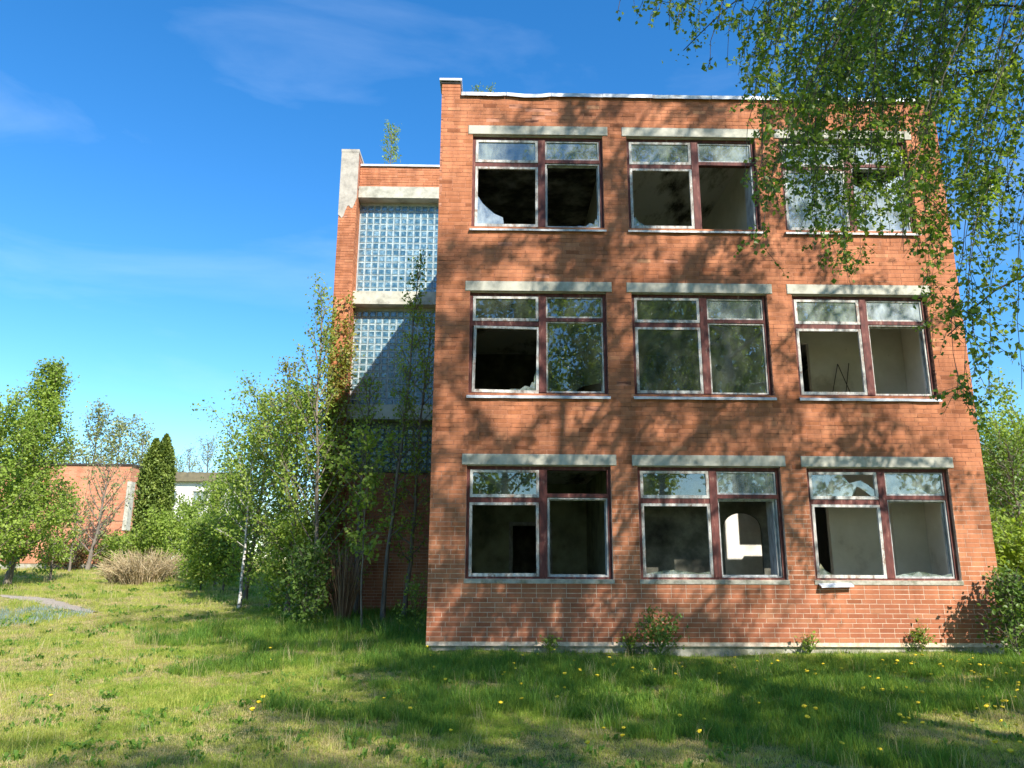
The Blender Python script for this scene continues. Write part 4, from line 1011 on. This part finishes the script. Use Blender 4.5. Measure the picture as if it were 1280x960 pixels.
specs = [(26, .085, .10, .005, .9, 0), (26, .075, .10, .005, 1.0, 1), (24, .055, .11, .005, 1.3, 2), (24, .17, .09, .006, .6, 3), (22, .28, .10, .007, .55, 3), (22, .15, .10, .006, .7, 0), (10, .30, .08, .003, .45, 2), (20, .13, .10, .006, .7, 1), (16, .13, .15, .011, .7, 4), (9, .11, .07, .030, 1.3, 3)]
for i, s in enumerate(specs): tuft(i, *s, 300 + i)

def fbm(x, y, s, o):
    v = 0; a = 1; t_ = 0
    for k in range(3):
        r_ = np.random.RandomState(o * 10 + k); ph = r_.uniform(0, 6.28, 6)
        v = v + a * (np.sin(x * s * 1.0 + y * s * .6 + ph[0]) * np.sin(y * s * 1.1 - x * s * .4 + ph[1]) + .6 * np.sin(x * s * 1.7 - y * s * .9 + ph[2]) * np.cos(y * s * 2.1 + ph[3])); t_ += a; a *= .55; s *= 2.07
    return v / t_
def grass_points():
    rs = np.random.RandomState(77); out = []
    for (d0, d1, dens, sc_) in [(4.8, 8.5, 260, .85), (8.5, 12, 200, 1.0), (12, 15, 170, 1.1), (15, 22, 80, 1.35), (22, 34, 34, 1.8), (34, 52, 11, 2.6)]:
        xw = .78 * d1 + 1; A_ = 2 * xw * (d1 - d0); n = int(A_ * dens)
        x = rs.uniform(-xw, xw, n) + CAM.x; D = rs.uniform(d0, d1, n); y = CAM.y + D
        k = np.abs(x - CAM.x) < .74 * D + 1.0
        inb = (x > .03) & (x < BW - .03) & (y > .02) | (x > PX0 - .02) & (y > TY - .33) & (x < BW)
        k &= ~inb & ~((y > 1.5) & (x > 0) & (x < 11.2)); x = x[k]; y = y[k]; D = D[k]
        out.append(np.stack([x, y, np.full(len(x), sc_), D], -1))
    Q = np.concatenate(out); x, y, s, D = Q.T; n = len(Q)
    # keep grass off the gravel
    dp = np.full(n, 9.)
    P0 = np.array([(-14.5, 11.8), (-12.6, 10.2), (-10.6, 8.2), (-8.9, 6.6)])
    for a, b in zip(P0[:-1], P0[1:]):
        e = b - a; t_ = np.clip(((x - a[0]) * e[0] + (y - a[1]) * e[1]) / (e @ e), 0, 1); dp = np.minimum(dp, np.hypot(x - a[0] - e[0] * t_, y - a[1] - e[1] * t_))
    k = dp > .36 * rs.uniform(.7, 1.3, n); x, y, s, D = x[k], y[k], s[k], D[k]; n = len(x)
    lush = np.clip((x + 3.0) / 5, 0, 1) * np.clip((y + 8) / 4, 0, 1) + .5 * fbm(x, y, .9, 1)
    dry = fbm(x, y, 1.25, 2) + .12 + .35 * np.clip((-x - 1) / 4, 0, 1) + .55 * np.clip((-5.0 - y) / 2.5, 0, 1)
    r1 = rs.rand(n); idx = np.zeros(n, int)
    idx[r1 < .40] = 1
    idx[(dry > .30) & (r1 > .25)] = 2
    idx[(dry > .0) & (dry <= .30) & (r1 > .68)] = 2
    lm = (lush > .55) & (dry < .55)
    idx[lm & (r1 < .30)] = 3; idx[lm & (r1 >= .30) & (r1 < .72)] = 5; idx[lm & (r1 >= .93)] = 4
    near = (np.abs(y + .35) < .45) & (x > -.5) & (x < 10.5); idx[near] = np.where(r1[near] < .5, 0, np.where(r1[near] < .85, 1, 3))
    rec = (y + 2.5 * fbm(x, y, .8, 12) > -.8) & (y < 7) & (x + 2 * fbm(x, y, .7, 13) > -4.2) & (x < .2); idx[rec & (r1 < .45)] = 5; idx[rec & (r1 > .75)] = 3; idx[rec & (r1 > .95)] = 4
    idx[(rs.rand(n) < .012)] = 6; idx[(rs.rand(n) < .05) & (fbm(x, y, 1.1, 21) > -.1)] = 9
    lf = (lush <= .55) & (fbm(x, y, 1.6, 5) > .5); idx[lf & (r1 < .35)] = 7
    blue = ((x + 11.2) / 2.6) ** 2 + ((y - 4.9) / 2.6) ** 2 < 1 + .4 * fbm(x, y, 2., 9)
    k_ = rs.rand(n) < .16; blue_k = blue & k_
    sc_ = s * rs.uniform(.75, 1.3, n) * np.where((y < 0) & (y > -1.6) & (x > 0), .46 + .54 * np.clip(-y / 1.6, 0, 1), 1)
    return x, y, idx, sc_, blue_k, rs
def gn_scatter(name, label, cat, x, y, idx, sc_, rs):
    z = terrain(x, y); n = len(x)
    me = bpy.data.meshes.new(name); me.vertices.add(n); me.vertices.foreach_set('co', np.stack([x, y, z - .008], -1).astype(np.float32).ravel())
    a = me.attributes.new('idx', 'INT', 'POINT'); a.data.foreach_set('value', idx.astype(np.int32))
    a = me.attributes.new('scl', 'FLOAT', 'POINT'); a.data.foreach_set('value', sc_.astype(np.float32))
    a = me.attributes.new('rotv', 'FLOAT_VECTOR', 'POINT'); a.data.foreach_set('vector', np.stack([rs.normal(0, .1, n), rs.normal(0, .1, n), rs.uniform(0, 6.28, n)], -1).astype(np.float32).ravel())
    o = link(name, me); g = bpy.data.node_groups.new(name + '_scatter', 'GeometryNodeTree')
    g.interface.new_socket('Geometry', in_out='INPUT', socket_type='NodeSocketGeometry'); g.interface.new_socket('Geometry', in_out='OUTPUT', socket_type='NodeSocketGeometry')
    gi = g.nodes.new('NodeGroupInput'); go = g.nodes.new('NodeGroupOutput'); ip = g.nodes.new('GeometryNodeInstanceOnPoints'); ci = g.nodes.new('GeometryNodeCollectionInfo')
    ci.inputs['Collection'].default_value = tuft_col; ci.inputs['Separate Children'].default_value = True; ci.inputs['Reset Children'].default_value = True
    ip.inputs['Pick Instance'].default_value = True
    def na(nm, ty):
        q = g.nodes.new('GeometryNodeInputNamedAttribute'); q.data_type = ty; q.inputs['Name'].default_value = nm; return q.outputs['Attribute']
    g.links.new(gi.outputs[0], ip.inputs['Points']); g.links.new(ci.outputs[0], ip.inputs['Instance']); g.links.new(na('idx', 'INT'), ip.inputs['Instance Index'])
    g.links.new(na('rotv', 'FLOAT_VECTOR'), ip.inputs['Rotation']); g.links.new(na('scl', 'FLOAT'), ip.inputs['Scale']); g.links.new(ip.outputs[0], go.inputs[0])
    md = o.modifiers.new('scatter', 'NODES'); md.node_group = g
    tag(o, label, cat, kind='stuff'); return o
x, y, idx, s_, blue, rs_ = grass_points()
gn_scatter('grass', 'meadow grass, lush green by the wall and short and straw flecked on the left', 'grass', x[~blue], y[~blue], idx[~blue], s_[~blue], rs_)
gn_scatter('blue_flowers', 'patch of pale blue forget me nots in the grass at the left edge', 'flowers', x[blue], y[blue], np.full(blue.sum(), 8), s_[blue], rs_)

# ================================================================== DANDELIONS
def dandelion_mesh():
    mb = MB(); n = 10
    V = [[0, 0, .125]]; T = []
    for ring_, (rr, zz) in enumerate([(.011, .131), (.021, .124), (.010, .113)]):
        for i in range(n):
            a = i / n * 6.283 + ring_ * .3; q = rr * (1 + .12 * (-1) ** i); V.append([q * math.cos(a), q * math.sin(a), zz])
    V[0][2] = .132; F = [[0, 1 + i, 1 + (i + 1) % n] for i in range(n)]
    for r_ in range(2):
        for i in range(n):
            a, b = 1 + r_ * n + i, 1 + r_ * n + (i + 1) % n; F += [[a, a + n, b + n], [a, b + n, b]]
    k = len(V)
    for zz in (0, .115):
        for i in range(4): V.append([.002 * math.cos(i * 1.57), .002 * math.sin(i * 1.57), zz])
    nf = len(F)
    for i in range(4): a, b = k + i, k + (i + 1) % 4; F += [[a, b, b + 4], [a, b + 4, a + 4]]
    me = fast_mesh('dandelion', np.array(V), np.array(F), np.full(len(V), .5))
    me.materials.append(mat_plain('dandelion_yellow', [(.3, (.72, .50, .015)), (.7, (.85, .64, .03))], 90, .8, .2)); me.materials.append(M['lf_dark'])
    mi = np.zeros(len(F), np.int32); mi[nf:] = 1; me.polygons.foreach_set('material_index', mi); return me
dm = dandelion_mesh()
pxs = [(322, 882), (330, 868), (318, 895), (562, 912), (625, 878), (536, 817), (742, 933), (779, 907), (780, 920), (848, 897), (882, 915), (756, 907), (878, 896), (1020, 890), (690, 802), (668, 818), (64, 866), (654, 872), (560, 850), (655, 855), (700, 870), (335, 825), (348, 805), (626, 818), (640, 812), (652, 820), (662, 815), (535, 812), (545, 835), (770, 832), (848, 830), (855, 834), (706, 848), (706, 858), (1145, 820), (1160, 826), (1210, 830), (1222, 836), (1240, 832), (1262, 838), (1190, 842), (1180, 832), (1200, 900), (1216, 905), (1235, 885), (1240, 880), (1187, 895), (1268, 838), (1270, 870), (1262, 882), (1275, 845), (1050, 838), (1020, 836), (1100, 825), (1255, 935), (1265, 940), (1274, 925), (1100, 930), (1230, 870), (1250, 860), (1270, 905), (1150, 870), (1048, 925), (1190, 826), (1230, 828), (1250, 829), (1213, 822), (1133, 838), (946, 878), (1005, 900), (800, 838), (900, 842), (950, 852), (1250, 882), (1222, 880), (1168, 888), (1008, 888), (510, 888), (480, 870)]
rd = random.Random(4)
for i, (px, py) in enumerate(pxs + [(rd.uniform(600, 1279), rd.uniform(822, 850)) for _ in range(46)] + [(rd.uniform(1080, 1279), rd.uniform(825, 905)) for _ in range(30)]):
    d = CM @ Vector(((px - 640) / 960, (480 - py) / 960, -1)); lo, hi = 2., 40.
    for _ in range(30):
        m_ = (lo + hi) / 2; q = CAM + d * m_
        if q.z > tz(q.x, q.y) + .12: lo = m_
        else: hi = m_
    q = CAM + d * lo
    if q.y > -.08: q.y = -.1 - rd.random() * .3
    o = bpy.data.objects.new('dandelion', dm); C.objects.link(o); o.location = (q.x, q.y, tz(q.x, q.y) - .005)
    sc0 = rd.uniform(.8, 1.35); o.scale = (sc0, sc0, sc0 * rd.uniform(.8, 1.2)); o.rotation_euler = (rd.gauss(.15, .15), rd.gauss(0, .15), rd.uniform(0, 6))
    if q.y > -2.2: zone = 'close to the plinth, ' + ('left of the middle window' if q.x < 3.6 else 'below the middle window' if q.x < 6.4 else 'below the right window')
    elif q.x > 3.6: zone = 'in the shaded grass at the lower right of the photo'
    elif q.x > -.6: zone = 'in the shaded grass before the left and middle windows'
    else: zone = 'in the short grass left of the building corner'
    tag(o, 'yellow dandelion flower ' + zone, 'dandelion', 'dandelions ' + zone)
